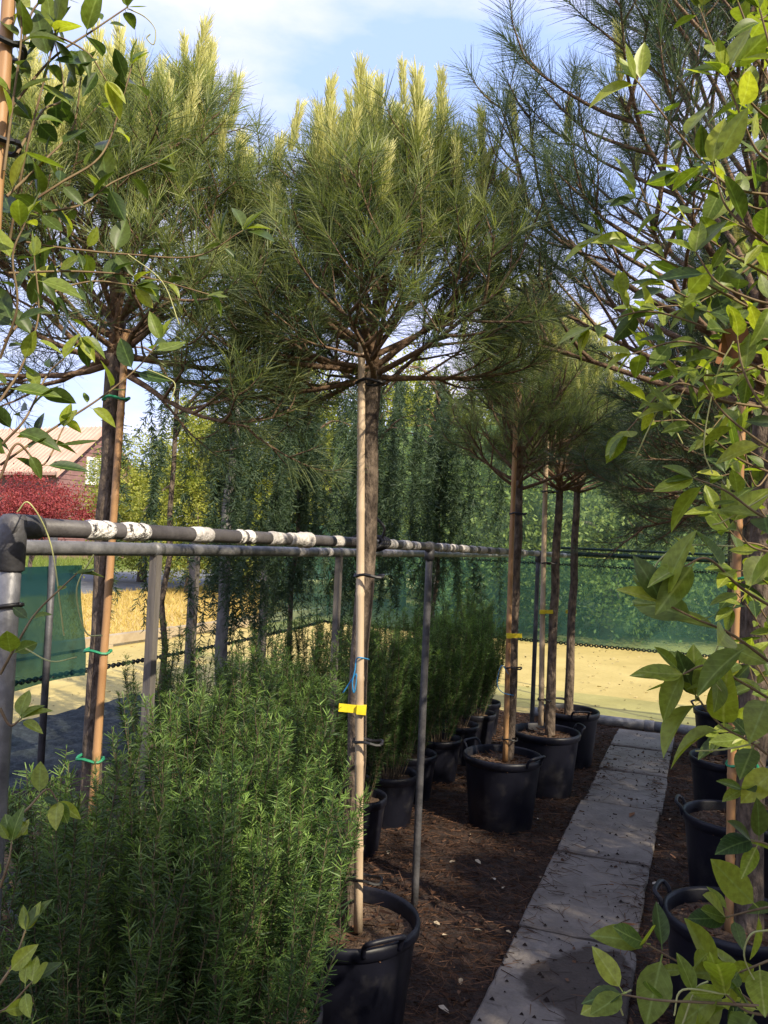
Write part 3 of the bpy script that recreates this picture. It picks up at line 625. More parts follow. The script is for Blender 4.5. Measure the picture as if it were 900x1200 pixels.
tag(gp, 'grey pipe lying along the foot of the green net', 'pipe')

# ------------------------------------------------------------------ rosemary
def rosemary(seed, H, spread, stems=36, dens=1.0):
    rs = random.Random(seed); mb = MB(); Bs, Ds, Ls, Ts = [], [], [], []
    def stem(p, d, ln, r, depth):
        n_ = 8 if depth == 0 else 4; pts = [p.copy()]; dd = d.normalized()
        for i in range(n_):
            dd = (dd + Vector((rs.gauss(0,.06), rs.gauss(0,.06), .12+ (.16 if depth else .05)))).normalized(); pts.append(pts[-1]+dd*ln/n_)
        mb.tube(pts, [r*(1-.6*i/n_) for i in range(n_+1)], 4, False)
        if depth == 0:
            for j in range(rs.randint(6,9)):
                f = rs.uniform(.22,.95); q = f*n_; i = min(int(q), n_-1); pp = pts[i].lerp(pts[i+1], q-i); a_ = rs.uniform(0,6.28)
                stem(pp, Vector((math.cos(a_)*.36, math.sin(a_)*.36, .9)), rs.uniform(.08,.24)*(1.15-.5*f), r*.55, 1)
        k_ = int(ln/.0027*dens); f = np.sort(rng.uniform(.10 if depth == 0 else .0, 1.0, k_))
        P_ = np.array([list(q) for q in pts]); q = f*n_; i = np.minimum(q.astype(int), n_-1); B_ = P_[i]+(P_[i+1]-P_[i])*(q-i)[:,None]; T_ = unit(P_[i+1]-P_[i])
        nr = unit(np.cross(T_, rng.normal(size=(k_,3)))); an = np.radians(rng.uniform(40,75,k_)-30*(f>.93))
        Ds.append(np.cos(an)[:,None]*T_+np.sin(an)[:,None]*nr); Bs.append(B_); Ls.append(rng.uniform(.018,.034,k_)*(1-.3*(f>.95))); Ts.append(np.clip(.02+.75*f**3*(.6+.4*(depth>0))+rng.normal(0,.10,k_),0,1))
    for s_ in range(stems):
        a_ = rs.uniform(0,6.28); q = rs.random()**.5; base = Vector((math.cos(a_)*.07*q, math.sin(a_)*.07*q, .24))
        tgt = Vector((math.cos(a_)*spread*q, math.sin(a_)*spread*q, 0)); ln = (H-.24)*(1.02-.22*q*q)*rs.uniform(.72,1.08)
        stem(base, Vector((tgt.x, tgt.y, ln*.8)), ln, .0024, 0)
    Bs, Ds, Ls, Ts = map(np.concatenate, (Bs, Ds, Ls, Ts)); V, Q, k_ = needles(Bs, Ds, Ls, np.full(len(Bs), .0027), .12, 1, .45)
    return mb.mesh('stems', M_rosestem), np_mesh('leaves', V, Q, M_rose, np.repeat(Ts, k_))
RO = [rosemary(3, 1.06, .26), rosemary(4, 1.0, .23, 34), rosemary(5, 1.08, .21, 32)]
def rosebush(i, loc, rz, label, group=None, s=1, pl=None):
    e = empty('rosemary_bush', loc, rz); e.scale = (1,1,s); put('stems', RO[i][0], e); o = put('leaves', RO[i][1], e); o['kind'] = 'stuff'
    tag(e, label, 'shrub', group); pot(loc, pl or 'small black pot under a rosemary bush', rz, SML, 'small black rosemary pots')
NL = ['leafy rosemary bush next to the pipe corner post and jasmine', 'rosemary bush with bright tips nearest the big pot of the tagged pine', 'lower rosemary bush under the jasmine at the corner post', 'rosemary bush in the middle of the clump below the pipe rails', 'rosemary bush right beside the pale bamboo stake', 'tallest rosemary bush, behind the others under the plain grey rail', 'short rosemary bush at the foot of the pine with green ties']
near = [(150,1.62,0,.98),(285,1.72,1,1.0),(70,1.80,2,.88),(215,2.10,2,1.02),(325,2.12,0,.96),(275,2.5,1,1.10),(125,2.2,1,.83)]
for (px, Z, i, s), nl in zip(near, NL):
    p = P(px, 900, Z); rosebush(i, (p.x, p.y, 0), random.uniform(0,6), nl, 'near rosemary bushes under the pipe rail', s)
y = 2.75; k_ = 0
while y < 6.6:
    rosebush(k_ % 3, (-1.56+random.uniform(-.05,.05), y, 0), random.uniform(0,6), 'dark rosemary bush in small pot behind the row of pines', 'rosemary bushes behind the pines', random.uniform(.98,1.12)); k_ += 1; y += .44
y = 2.9
while y < 6.6:
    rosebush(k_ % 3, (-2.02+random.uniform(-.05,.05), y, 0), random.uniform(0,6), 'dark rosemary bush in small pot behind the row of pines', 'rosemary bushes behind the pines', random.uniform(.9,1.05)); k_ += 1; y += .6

# ------------------------------------------------------------------ weeping cedars
def strand_mesh(seed, ln):
    rs = random.Random(seed); n_ = 14; pts = [Vector((0,0,0))]; d = Vector((.02,0,-1))
    for i in range(n_):
        d = (Vector((0,0,-1))+Vector((rs.gauss(0,.10), rs.gauss(0,.10), 0))).normalized(); pts.append(pts[-1]+d*ln/n_)
    P_ = np.array([list(q) for q in pts]); segs = [(P_, ln, 1.0)]
    for j in range(int(ln*16)):
        f = rs.uniform(.02,.9); q = f*n_; i = int(q); b_ = pts[i].lerp(pts[i+1], q-i); a_ = rs.uniform(0,6.28); l2 = rs.uniform(.05,.16)*(1.1-f*.6)
        p2 = [b_ + Vector((math.cos(a_)*.62*l2*t_, math.sin(a_)*.62*l2*t_, -l2*t_*t_*.9)) for t_ in (0,.33,.66,1)]
        segs.append((np.array([list(q_) for q_ in p2]), l2, .9))
    Bs, Ds, Ls, Ts = [], [], [], []
    for Pq, l_, sc in segs:
        k_ = int(l_*420); m_ = len(Pq)-1; f = rng.random(k_); q = f*m_; i = np.minimum(q.astype(int), m_-1); B_ = Pq[i]+(Pq[i+1]-Pq[i])*(q-i)[:,None]; T_ = unit(Pq[i+1]-Pq[i])
        nr = unit(np.cross(T_, rng.normal(size=(k_,3)))); an = np.radians(rng.uniform(35,85,k_)); Ds.append(np.cos(an)[:,None]*T_+np.sin(an)[:,None]*nr); Bs.append(B_); Ls.append(rng.uniform(.018,.034,k_)); Ts.append(np.clip(.35+rng.normal(0,.22,k_),0,1))
    Bs, Ds, Ls, Ts = map(np.concatenate, (Bs, Ds, Ls, Ts)); V, Q, k_ = needles(Bs, Ds, Ls, np.full(len(Bs), .0040), 0, 1, .5)
    return np_mesh('strand', V, Q, M_cedar, np.repeat(Ts, k_))
SM = [strand_mesh(i, l_) for i, l_ in enumerate((1.0, 1.0, 1.0, 1.0, 1.0))]
def weeping(loc, H, nst, rad, zmin, label, seed, r=.04, m_=None):
    rs = random.Random(seed); e = empty('weeping_cedar', loc)
    tp = [Vector((rs.uniform(-.02,.02), rs.uniform(-.02,.02), H*i/10)) for i in range(11)]; tp[0] = Vector((0,0,0))
    MB().tube(tp, [r*(1.1-.55*i/10) for i in range(11)], 9).obj('trunk', m_ or M_bark, e, True)
    mb = MB()
    for k_ in range(nst):
        a_ = rs.uniform(0,6.28); q = rad*(rs.uniform(.10,1) if k_ % 4 else .13); hz = H - rs.uniform(-.12,.6)
        b_ = Vector((math.cos(a_)*q, math.sin(a_)*q, hz-.10*q))
        mb.tube(crv([Vector((0,0,hz-.25)), Vector((math.cos(a_)*q*.5, math.sin(a_)*q*.5, hz-.02)), b_],4), [.010,.009,.009,.008,.007,.006,.005,.005,.004], 4, False)
        ln = (hz-zmin)*(1-.5*rs.random()**2)
        o = put('strand', SM[k_ % 5], e, b_, (rs.uniform(-.05,.05), rs.uniform(-.05,.05), rs.uniform(0,6.28)), (1.5,1.5,ln))
    mb.obj('branches', M_branch, e, True); tag(e, label, 'tree', 'weeping cedars behind the pipe rails'); return e
for px, x, H, n_, rad, zm, sd_, lab in ((200,-2.95,2.7,9,.55,.85,1,'thin weeping cedar with few hanging strands near the open fence'),(267,-2.65,2.8,22,.42,.75,2,'weeping cedar with pale wrapped trunk behind the rosemary'),(348,-2.7,2.95,28,.58,.80,3,'weeping cedar behind the pipe rails with trunk hidden by its strands'),(432,-2.55,3.0,34,.62,.8,4,'weeping cedar behind the near pine trunk'),(514,-2.2,3.0,34,.58,.8,5,'weeping cedar near the back net with a slim light trunk')):
    Z, y = onz(px, x); weeping((x, y, 0), H, int(n_*(.85 if px < 300 else 1.05)), rad, zm, lab, sd_, m_=M_palebark if px == 267 else None, r=.04 if px == 267 else .020)

# ------------------------------------------------------------------ background: trees, house, maple, verge
def crown_mesh(seed, Rx, Rz, nclump, per, leaf, m_, cone=0.0, flat=1.0):
    rs = np.random.default_rng(seed); c = rs.normal(size=(nclump,3)); c = unit(c)*(rs.random(nclump)**.45)[:,None]
    z01 = (c[:,2]+1)/2; k_ = (1-cone*z01)[:,None]; cc = np.concatenate([c[:,:2]*Rx*k_, c[:,2:]*Rz], 1)
    n_ = nclump*per; idx = np.repeat(np.arange(nclump), per); g = rs.normal(size=(n_,3)); g[:,2] *= flat*.75
    cs = rs.uniform(.55,1.25,nclump)[idx][:,None]; p = cc[idx]+g*cs*Rx*.17
    nv = unit(rs.normal(size=(n_,3))+np.array([0,0,.6])); a = unit(np.cross(nv, rs.normal(size=(n_,3)))); b_ = np.cross(nv, a)
    s = (leaf*rs.uniform(.55,1.25,n_))[:,None]
    V = np.stack([p-a*s, p-b_*s*.5+a*s*.1, p+a*s, p+b_*s*.5+a*s*.1], 1).reshape(-1,3); Q = np.arange(n_*4).reshape(-1,4)
    T_ = np.clip(rs.normal(.4,.18,nclump)[idx]+rs.normal(0,.18,n_),0,1)
    return np_mesh('crown', V, Q, m_, np.repeat(T_,4)), cc
def trunk_mesh(seed, h, r, cc, zoff):
    rs = random.Random(seed); mb = MB(); tp = [Vector((rs.uniform(-.06,.06)*h*.2, rs.uniform(-.06,.06)*h*.2, h*i/6)) for i in range(7)]; tp[0] = Vector((0,0,-.1))
    mb.tube(tp, [r*(1.15-.9*i/6) for i in range(7)], 8)
    for c in cc[::max(1, len(cc)//9)]:
        b_ = tp[rs.randint(2,4)]; e = Vector(c)+Vector((0,0,zoff)); mid = b_.lerp(e,.5)+Vector((0,0,.1*h)); mb.tube(crv([b_,mid,e],4), [r*.45*(1-.09*i) for i in range(9)], 5, False)
    return mb.mesh('trunk', M_treebark, True)
TV = []
for i, (Rx, Rz, ncl, per, lf_, m_, cone) in enumerate(((2.3,2.5,150,190,.055,M_leafy,.25),(1.9,3.0,140,180,.052,M_leafy,.5),(2.6,2.6,190,200,.055,M_leafg,.2),(1.7,2.6,140,190,.05,M_leafg,.45))):
    cm, cc = crown_mesh(100+i, Rx, Rz, ncl, per, lf_, m_, cone); zo = Rz*1.06; TV.append((cm, trunk_mesh(i, zo+Rz*.5, .16, cc, zo), zo))
def tree(i, loc, s, label, group=None, rz=None):
    e = empty('broadleaf_tree', loc, random.uniform(0,6.28) if rz is None else rz); e.scale = (s,s,s)
    put('trunk', TV[i][1], e); put('crown', TV[i][0], e, (0,0,TV[i][2]))['kind'] = 'stuff'
    return tag(e, label, 'tree', group)
def ground_at(px, Z): p = P(px, 640, Z); return (p.x, p.y, -.03)
for i, px, Z, s in ((0,168,24,.86),(1,225,20,.82),(0,290,22,.92),(1,345,19,.95),(0,405,23,1.0),(1,470,18,.95),(0,530,17,.9)):
    tree(i, ground_at(px,Z), s, 'sunny yellow green tree behind the weeping cedars', 'sunny trees behind the weeping cedars')
for i, px, Z, s in ((2,585,14.5,.82),(3,650,15.5,.92),(2,715,14.0,.84),(3,775,15.0,.9),(2,840,14.5,.88),(3,905,15,.95),(2,985,16,1.0),(2,620,21,1.1),(3,745,21,1.15),(2,880,21,1.2)):
    tree(i, ground_at(px,Z), s, 'green leafy tree seen through the green shade net', 'trees behind the green net')
for i, px, Z, s in ((3,95,46,.95),(2,55,55,.8),(2,-60,40,1.1),(3,-140,34,1.2),(2,150,50,.95),(0,260,46,1.2),(3,380,46,1.3)):
    tree(i, ground_at(px,Z), s, 'distant tree standing beyond the road near the red roofed house', 'distant trees beyond the road')
# unseen shade trees off frame to the right
for x, y, s in ((7.5,-4,1.15),(8.0,0.2,1.1),(8.4,3.6,1.05)):
    tree(2, (x,y,-.03), s, 'leafy tree at the right hand edge of the nursery', 'unseen shade trees on the right')
# red maple
mm_, cc = crown_mesh(300, 1.75, .95, 110, 170, .04, M_maple, .2, .55)
pm = P(38, 625, 22); e = empty('maple_tree', (pm.x, pm.y, -.03)); e.scale = (.92,.92,.95); tm = trunk_mesh(9, 1.5, .07, cc, 2.15)
put('trunk', tm, e); put('crown', mm_, e, (0,0,2.05))['kind'] = 'stuff'
tag(e, 'red leaved maple tree in front of the red roofed house', 'tree')
# house
hp = P(70, 555, 35)
def camdir(x, z): v = r0*x + Vector((-math.sin(YAW), math.cos(YAW), 0))*z; return v.normalized()
rd = camdir(.90,-.43); pd = camdir(.43,.90)          # ridge direction (to the gable end), across
he = empty('house', (hp.x, hp.y, -.03)); HM = Matrix(((rd.x,pd.x,0),(rd.y,pd.y,0),(0,0,1)))
def hv(a_, b_, z): v = HM @ Vector((a_, b_, 0)); v.z = z; return v
EZ, AZ, HW, LEN = 3.85, 6.1, 2.55, 12
ov = .45
mb = MB().add([hv(-LEN,.2,0),hv(-.35,.2,0),hv(-.35,2*HW-.2,0),hv(-LEN,2*HW-.2,0),hv(-LEN,.2,EZ+.05),hv(-.35,.2,EZ+.05),hv(-.35,2*HW-.2,EZ+.05),hv(-LEN,2*HW-.2,EZ+.05),hv(-.35,HW,AZ-.12),hv(-LEN,HW,AZ-.12)],[(0,1,5,4),(1,2,6,8,5),(2,3,7,6),(3,0,4,9,7),(4,5,8,9),(6,7,9,8)])
wl = mb.obj('wall', M_wall, he)
for k in range(26):     # siding boards on the gable
    z = .1 + k*.22; half = HW-.2 if z < EZ else max(.05,(AZ-.25-z)/(AZ-EZ)*(HW-.1))
    if z > AZ-.4: break
    MB().add([hv(-.345,HW-half,z),hv(-.345,HW+half,z),hv(-.345,HW+half,z+.2),hv(-.345,HW-half,z+.2),hv(-.315,HW-half,z),hv(-.315,HW+half,z),hv(-.335,HW+half,z+.2),hv(-.335,HW-half,z+.2)],[(4,5,6,7),(0,4,7,3),(1,2,6,5),(0,1,5,4),(3,7,6,2)]).obj('siding_board', M_wall, wl)
mb = MB(); sl_ = (AZ-EZ)/HW
for sgn in (0,1):
    y0, y1 = (-ov*.3, HW) if sgn == 0 else (2*HW+ov*.3, HW); z0 = EZ-ov*.3*sl_
    mb.add([hv(-LEN-.3,y0,z0),hv(0,y0,z0),hv(0,y1,AZ),hv(-LEN-.3,y1,AZ),hv(-LEN-.3,y0,z0+.12),hv(0,y0,z0+.12),hv(0,y1,AZ+.12),hv(-LEN-.3,y1,AZ+.12)],[(0,1,5,4),(1,2,6,5),(4,5,6,7),(0,3,2,1),(3,0,4,7)])
rf = mb.obj('roof', M_roof, he)
for k in range(44):
    a_ = -.12 - k*.27
    mb = MB(); mb.add([hv(a_-.05,-ov*.3,z0+.13),hv(a_+.05,-ov*.3,z0+.13),hv(a_+.05,HW,AZ+.13),hv(a_-.05,HW,AZ+.13),hv(a_,-ov*.3,z0+.20),hv(a_,HW,AZ+.20)],[(0,4,5,3),(1,2,5,4),(0,1,4),(2,3,5)]).obj('roof_rib', M_roof, rf)
MB().add([hv(.0,-ov*.3-.05,z0-.10),hv(.06,-ov*.3-.05,z0-.10),hv(.06,HW,AZ-.08),hv(.0,HW,AZ-.08),hv(.0,-ov*.3-.05,z0+.16),hv(.06,-ov*.3-.05,z0+.16),hv(.06,HW,AZ+.18),hv(.0,HW,AZ+.18)],[(0,1,5,4),(1,2,6,5),(4,5,6,7),(0,3,2,1)]).obj('barge_board', M_roof, he)
wn = empty('window', (0,0,0)); wn.parent = he
wy0, wy1, wz0, wz1 = 1.75, 2.95, 3.5, 4.75
def wbox(y0, y1, z0_, z1_, a0, a1, m_, name):
    MB().add([hv(a0,y0,z0_),hv(a0,y1,z0_),hv(a0,y1,z1_),hv(a0,y0,z1_),hv(a1,y0,z0_),hv(a1,y1,z0_),hv(a1,y1,z1_),hv(a1,y0,z1_)],[(4,5,6,7),(0,4,7,3),(1,2,6,5),(0,1,5,4),(3,7,6,2)]).obj(name, m_, wn)
wbox(wy0,wy1,wz0,wz0+.12,-.32,-.24,M_white,'frame'); wbox(wy0,wy1,wz1-.12,wz1,-.32,-.24,M_white,'frame'); wbox(wy0,wy0+.12,wz0+.12,wz1-.12,-.32,-.24,M_white,'frame'); wbox(wy1-.12,wy1,wz0+.12,wz1-.12,-.32,-.24,M_white,'frame'); wbox((wy0+wy1)/2-.04,(wy0+wy1)/2+.04,wz0+.12,wz1-.12,-.32,-.26,M_white,'mullion'); wbox(wy0+.12,wy1-.12,wz0+.12,wz1-.12,-.33,-.29,M_glass,'pane')
tag(he, 'house with reddish ribbed roof and brown siding behind the red maple', 'house')
# low timber edging of the track
for k in range(7):
    y0 = 6.5 + k*1.62
    e = empty('timber_edging', (-7.0+random.uniform(-.05,.05), y0, -.02), random.uniform(-.02,.02)); MB().box((-.06,.02,.06),(.06,1.6,.17)).obj('beam', M_timber, e); MB().box((-.07,.1,-.05),(.07,.24,.058)).obj('block', M_timber, e); MB().box((-.07,1.3,-.05),(.07,1.44,.058)).obj('block', M_timber, e)
    tag(e, 'low weathered timber beam edging the sandy track', 'timber edging', 'timber beams along the track')
# grass
def grass(name, x0, x1, y0, y1, n_, h, m_, label):
    X = rng.uniform(x0,x1,n_); Y = rng.uniform(y0,y1,n_); D_ = unit(np.stack([rng.normal(0,.45,n_), rng.normal(0,.45,n_), np.ones(n_)],1))
    V, Q, k_ = needles(np.stack([X,Y,np.full(n_,-.03)],1), D_, h*rng.uniform(.5,1.3,n_), np.full(n_, .016), .2, 1, .3)
    return tag(put(name, np_mesh(name, V, Q, m_, np.repeat(rng.random(n_), k_))), label, 'grass', kind='stuff')
grass('dry_grass', -13, -7.1, 5, 24, 26000, .16, M_dry and M_grassb, 'dry yellow grass on the verge beyond the timber edging')
grass('green_grass', -30, -20, 12, 60, 26000, .5, M_grassg, 'long green grass on the far side of the road')
# hedge line far behind the road
for k in range(6): tree(3, (-33-random.uniform(0,4), 24+k*7, -.03), .75, 'distant tree standing beyond the road near the red roofed house', 'distant trees beyond the road')

# ------------------------------------------------------------------ climbing jasmine
def leaf_mesh(name, m_, wd, fold, curl, asym=0):
    V = []; n_ = 7
    for i in range(n_+1):
        f = i/n_; hw = wd*(math.sin(math.pi*min(1, f**.82))**.85) if 0 < f < 1 else 0.001
        zc = -curl*f*f
        V += [(-hw, f, zc+fold*hw), (-hw*.5, f, zc+fold*hw*.42), (0, f, zc), (hw*.5, f, zc+fold*hw*.42), (hw, f, zc+fold*hw)]
    F = [(i*5+j, i*5+j+1, i*5+j+6, i*5+j+5) for i in range(n_) for j in range(4)]
    mb = MB().add(V, F).add([(-.012,-.12,0),(.012,-.12,0),(.012,.02,0),(-.012,.02,0)], [(0,1,2,3)])
    return mb.mesh(name, m_, True)
def leafset(m_): return [leaf_mesh('leaf', m_, wd, fo, cu_) for wd, fo, cu_ in ((.25,.30,.12),(.285,.22,.28),(.21,.42,.05),(.27,.12,-.10),(.23,.5,.35))]
LJ, LD, LY = leafset(M_jas), leafset(M_jasd), leafset(M_jasy)
def place_leaf(parent, p, d, up_, ln, rs, mix):
    d = d.normalized(); x_ = d.cross(up_); x_ = x_.normalized() if x_.length > .05 else d.orthogonal().normalized(); z_ = x_.cross(d)
    M4 = Matrix(((x_.x,d.x,z_.x),(x_.y,d.y,z_.y),(x_.z,d.z,z_.z))).to_4x4()
    q = rs.random(); S_ = LY if q < mix[0] else (LD if q < mix[0]+mix[1] else LJ)
    o = link(bpy.data.objects.new('leaf', rs.choice(S_))); o.parent = parent
    o.matrix_local = Matrix.Translation(p - parent.location) @ M4 @ Matrix.Diagonal((ln, ln, ln, 1)); return o
def vine(parent, mb, pix, rs, step=.042, ln=.06, mix=(.12,.35), r=.0022, tipn=2, jit=.35, skip=0.0):
    pts = crv([P(*q) for q in pix], 10); MB().tube([p-parent.location for p in pts], [r*(1-.5*i/len(pts)) for i in range(len(pts))], 5, False).obj('stem', M_vine, parent, True)
    acc = step*rs.random(); cnt = 0; ph = rs.random()*3
    for i in range(len(pts)-1):
        d = pts[i+1]-pts[i]; acc += d.length
        if acc >= step:
            acc = 0; ph += 1.57; d = d.normalized(); 
            if rs.random() < skip: continue
            ax = d.orthogonal().normalized(); s_ = rotv(ax, d, ph)
            for sg in (1,-1):
                if rs.random() < .12: continue
                dd = s_*sg*1.0 + d*.65 + Vector((rs.gauss(0,jit), rs.gauss(0,jit), rs.gauss(0,jit)-.05))
                up_ = Vector((rs.gauss(0,.45)+.25, rs.gauss(0,.45)-.45, .8))
                place_leaf(parent, pts[i+1]+dd.normalized()*ln*.14, dd, up_, ln*rs.uniform(.45,1.2), rs, mix); cnt += 1
    d = (pts[-1]-pts[-4]).normalized()
    for k in range(tipn+1):
        dd = d + Vector((rs.gauss(0,.45), rs.gauss(0,.45), rs.gauss(0,.45))); place_leaf(parent, pts[-1], dd, Vector((0,-.6,.8)), ln*rs.uniform(.6,1.0), rs, (max(.3,mix[0]*2), .1))
    return cnt
def tendril(mb, parent, pix, r=.0011): MB().tube([p-parent.location for p in crv([P(*q) for q in pix], 6)], r, 4, False).obj('tendril', M_tendril, parent, True)

# left plant on a cane
Zl, yl = onz(6, -1.03); ljp = Vector((-1.03, yl-.04, 0)); lj = empty('jasmine_vine', ljp); rs = random.Random(5)
pot((ljp.x-.02, ljp.y, 0), 'dark pot of jasmine climbing the cane by pipe corner post', 0)
stake((ljp.x, ljp.y, .33), P(14, -60, 1.19), .0115, 'orange bamboo cane carrying jasmine beside the pipe corner post', M_bamboo, ties=((.86,-.02),(.93,-.02)))
mb = MB(); mix = (.08,.74)
LV = [[(8,300,1.25),(30,180,1.22),(60,60,1.22),(75,-20,1.2)], [(10,130,1.22),(60,70,1.25),(110,35,1.28),(150,8,1.3)], [(5,60,1.2),(50,40,1.22),(100,60,1.25),(125,95,1.27)],
 [(15,250,1.25),(70,215,1.27),(120,180,1.3),(145,110,1.32),(155,75,1.33)], [(10,280,1.25),(70,290,1.3),(150,298,1.35),(230,300,1.38),(285,270,1.38)],
 [(10,320,1.25),(90,318,1.3),(170,325,1.36),(245,345,1.4)], [(8,230,1.2),(50,190,1.25),(85,150,1.3),(95,90,1.3)], [(5,400,1.22),(50,350,1.28),(105,330,1.32),(160,335,1.34)],
 [(0,545,1.22),(50,510,1.25),(115,468,1.28),(160,432,1.3),(188,398,1.3)], [(3,520,1.2),(30,490,1.2),(55,440,1.25),(75,420,1.25)], [(0,470,1.18),(25,430,1.2),(45,370,1.22),(40,300,1.22)],
 [(5,200,1.18),(15,120,1.18),(25,40,1.18),(20,-30,1.18)], [(40,250,1.27),(95,240,1.3),(130,215,1.33),(185,190,1.35)], [(0,420,1.2),(20,360,1.17),(15,300,1.15),(30,260,1.15)], [(20,180,1.2),(50,130,1.3),(75,110,1.35),(60,30,1.35)], [(0,560,1.15),(20,520,1.15),(50,545,1.2),(75,500,1.25)], [(60,230,1.3),(70,260,1.32),(75,360,1.32),(95,395,1.32)], [(20,90,1.25),(40,10,1.25),(90,-20,1.28)]]
for k, v_ in enumerate(LV): vine(lj, mb, v_, rs, .039, .055, mix)
for v_ in ([(0,790,1.1),(25,745,1.1),(45,715,1.12),(90,672,1.15)], [(0,830,1.05),(12,850,1.05),(25,842,1.05)], [(5,965,1.1),(30,950,1.12),(55,925,1.15),(68,940,1.15)], [(-5,1160,1.05),(15,1130,1.08),(30,1090,1.1)], [(-10,1190,1.0),(10,1180,1.05),(38,1150,1.05)], [(0,1040,1.05),(10,1010,1.05),(14,985,1.06)]):
    vine(lj, mb, v_, rs, .05, .047, (.15,.15))
mb = MB()
for tpx in ([(150,10,1.3),(170,20,1.3),(182,35,1.3),(180,52,1.3),(172,45,1.3),(176,40,1.3)], [(110,650,1.2),(90,690,1.2),(100,740,1.2),(120,745,1.2)], [(150,298,1.33),(190,330,1.33),(210,380,1.33)], [(165,430,1.3),(190,440,1.3),(205,450,1.3),(200,470,1.3)], [(20,600,1.15),(35,590,1.15),(60,640,1.17),(75,745,1.17)], [(90,770,1.1),(60,775,1.1),(30,760,1.1)]): tendril(mb, lj, tpx)
tag(lj, 'jasmine vine on bamboo cane beside the pipe corner post', 'vine')

# right plant
rjp = Vector((.20, 1.12, 0)); rj = empty('jasmine_vine', rjp); rs = random.Random(8)
pot((rjp.x, rjp.y, 0), 'dark pot of jasmine climbing right of the path', 0)
stake((rjp.x, rjp.y, .33), (rjp.x+.01, rjp.y+.01, 2.5), .012, 'bamboo cane carrying the jasmine right of the path')
mb = MB(); mix = (.24,.12)
RV = [[(910,230,1.0),(850,215,.98),(790,150,.96),(745,93,.95)], [(915,150,1.0),(880,120,.97),(840,60,.95),(820,10,.95)], [(905,80,.95),(880,40,.95),(860,-10,.95)],
 [(915,330,1.0),(860,300,.98),(800,260,.97),(745,232,.97)], [(915,380,1.0),(850,345,1.0),(770,300,1.0),(705,275,1.02)], [(915,400,1.0),(850,390,1.0),(760,365,1.03),(690,385,1.05)],
 [(915,440,1.0),(860,420,.98),(800,400,.97),(740,415,.97)], [(915,480,1.0),(850,470,1.0),(790,450,1.0),(735,505,1.0)], [(920,300,.95),(880,270,.9),(850,240,.9),(835,190,.9)],
 [(920,560,1.0),(870,540,1.0),(830,510,.98),(790,480,.98)], [(920,620,.9),(885,600,.88),(850,575,.88),(812,560,.88)], [(920,720,.85),(870,690,.82),(830,655,.80),(800,665,.80)],
 [(920,790,.85),(860,745,.82),(815,725,.80),(775,705,.80)], [(920,830,.9),(870,800,.88),(830,780,.87),(800,790,.87)], [(920,900,.9),(880,870,.9),(845,850,.9),(815,815,.9)],
 [(920,960,.95),(890,940,.95),(870,925,.93)], [(920,1060,.95),(890,1065,.92),(850,1075,.9)], [(910,1195,.95),(860,1160,.92),(800,1130,.9),(755,1105,.9)], [(905,1180,.85),(830,1175,.85),(770,1172,.85),(728,1165,.85)], [(915,1120,.9),(890,1130,.9),(865,1140,.9)], [(905,1190,.85),(875,1185,.85),(850,1165,.85)],
 [(925,200,.9),(890,180,.88),(870,140,.88),(850,90,.88)], [(920,500,.92),(890,470,.9),(870,430,.9),(862,380,.9)], [(920,360,.9),(880,350,.9),(840,330,.9),(815,295,.9)], [(920,650,.95),(880,640,.95),(860,610,.95)], [(920,420,1.05),(840,440,1.05),(780,420,1.05),(730,345,1.08)], [(930,100,.85),(905,60,.85),(890,10,.85)], [(925,270,1.0),(870,320,1.0),(820,350,1.0),(780,335,1.0)], [(925,540,.95),(880,510,.95),(845,480,.95),(820,440,.95)], [(930,1010,.9),(900,990,.9),(880,985,.9)]]
for v_ in RV: vine(rj, mb, v_, rs, .0365, .062 if 600 < v_[-1][1] < 830 or v_[-1][1] > 1050 else .049, mix, .0018)

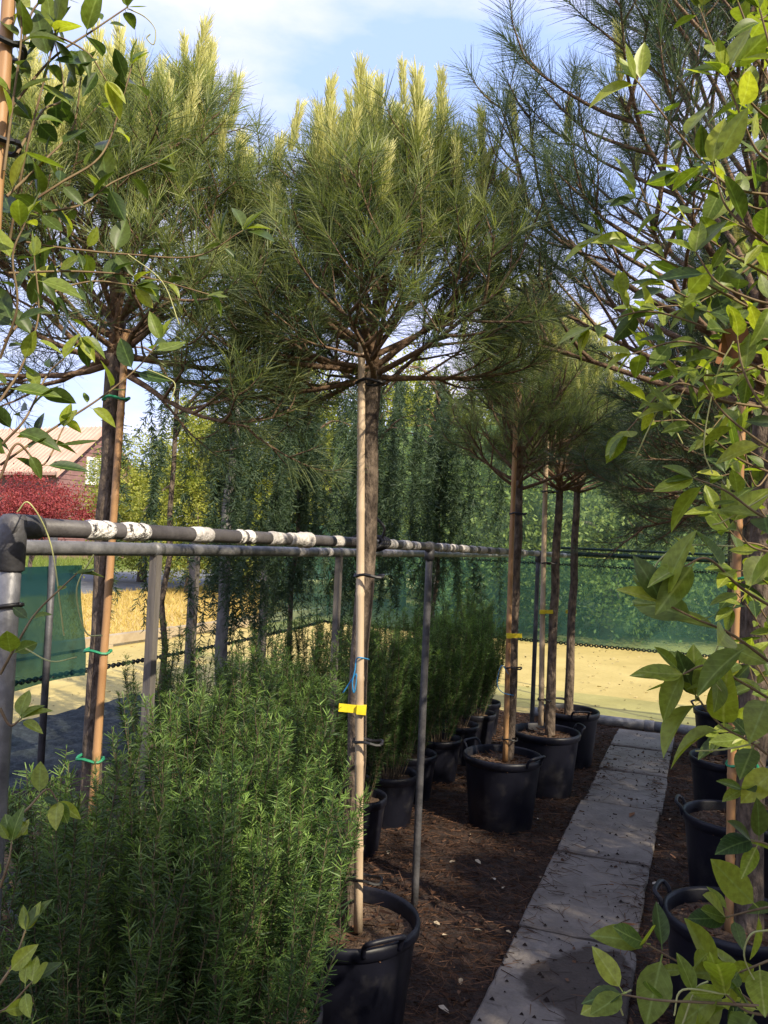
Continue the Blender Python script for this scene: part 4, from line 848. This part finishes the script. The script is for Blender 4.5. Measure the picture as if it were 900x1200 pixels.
for tpx in ([(860,640,.85),(800,640,.85),(770,660,.85),(762,690,.85),(757,705,.85)], [(900,580,.9),(850,610,.9),(835,615,.9)], [(850,745,.85),(840,760,.85),(832,790,.85),(845,810,.85)], [(900,1090,.88),(880,1095,.88),(872,1120,.88),(885,1150,.88),(900,1165,.88)], [(850,1165,.85),(800,1160,.85),(790,1190,.85)], [(830,1150,.86),(815,1160,.86),(800,1200,.86)], [(745,535,1.0),(778,470,1.0),(790,500,1.0),(800,520,1.0)], [(860,400,.95),(840,440,.95),(825,520,.95),(835,555,.95)], [(815,880,.9),(850,878,.9),(890,870,.9)], [(730,1190,.86),(725,1170,.86),(740,1160,.86)]): tendril(mb, rj, tpx)
p = P(860,405,.97); o = MB().add([(-.02,0,-.02),(.0,.012,-.026),(.02,0,-.01),(.014,-.01,.02),(-.012,.006,.022)],[(0,1,2,3,4)]).obj('withered_leaf', M_dead, rj); o.location = p-rjp
tag(rj, 'jasmine vine with bright green leaves and pale tendrils right of path', 'vine')
rj2p = Vector((.42, 1.62, 0)); rj2 = empty('jasmine_vine', rj2p); rs = random.Random(21)
pot((rj2p.x, rj2p.y, 0), 'dark pot of darker jasmine between bright jasmine and tall pine', 0)
stake((rj2p.x, rj2p.y, .33), (rj2p.x, rj2p.y, 2.6), .012, 'bamboo cane of the darker jasmine between bright jasmine and tall pine')
for k in range(26):
    y0 = -20 + k*36 + rs.uniform(-15,15); reach = rs.uniform(.45,1.0)*(180 if 200 < y0 < 520 else 60 if y0 < 200 else 100)
    Z0 = rs.uniform(1.2,1.5)
    vine(rj2, None, [(925,y0+rs.uniform(10,50),Z0), (925-reach*.35,y0+rs.uniform(0,30),Z0), (925-reach*.7,y0+rs.uniform(-30,20),Z0-.03), (925-reach,y0+rs.uniform(-50,30),Z0-.05)], rs, .036, .050, (.14,.30), .0018)
tag(rj2, 'darker jasmine vine between the bright jasmine and the tall pine', 'vine')
print('leaves', [sum(1 for c in q.children if c.name.startswith('leaf')) for q in (lj, rj, rj2)], 'tris', sum(len(me.polygons)*2 for me in bpy.data.meshes))
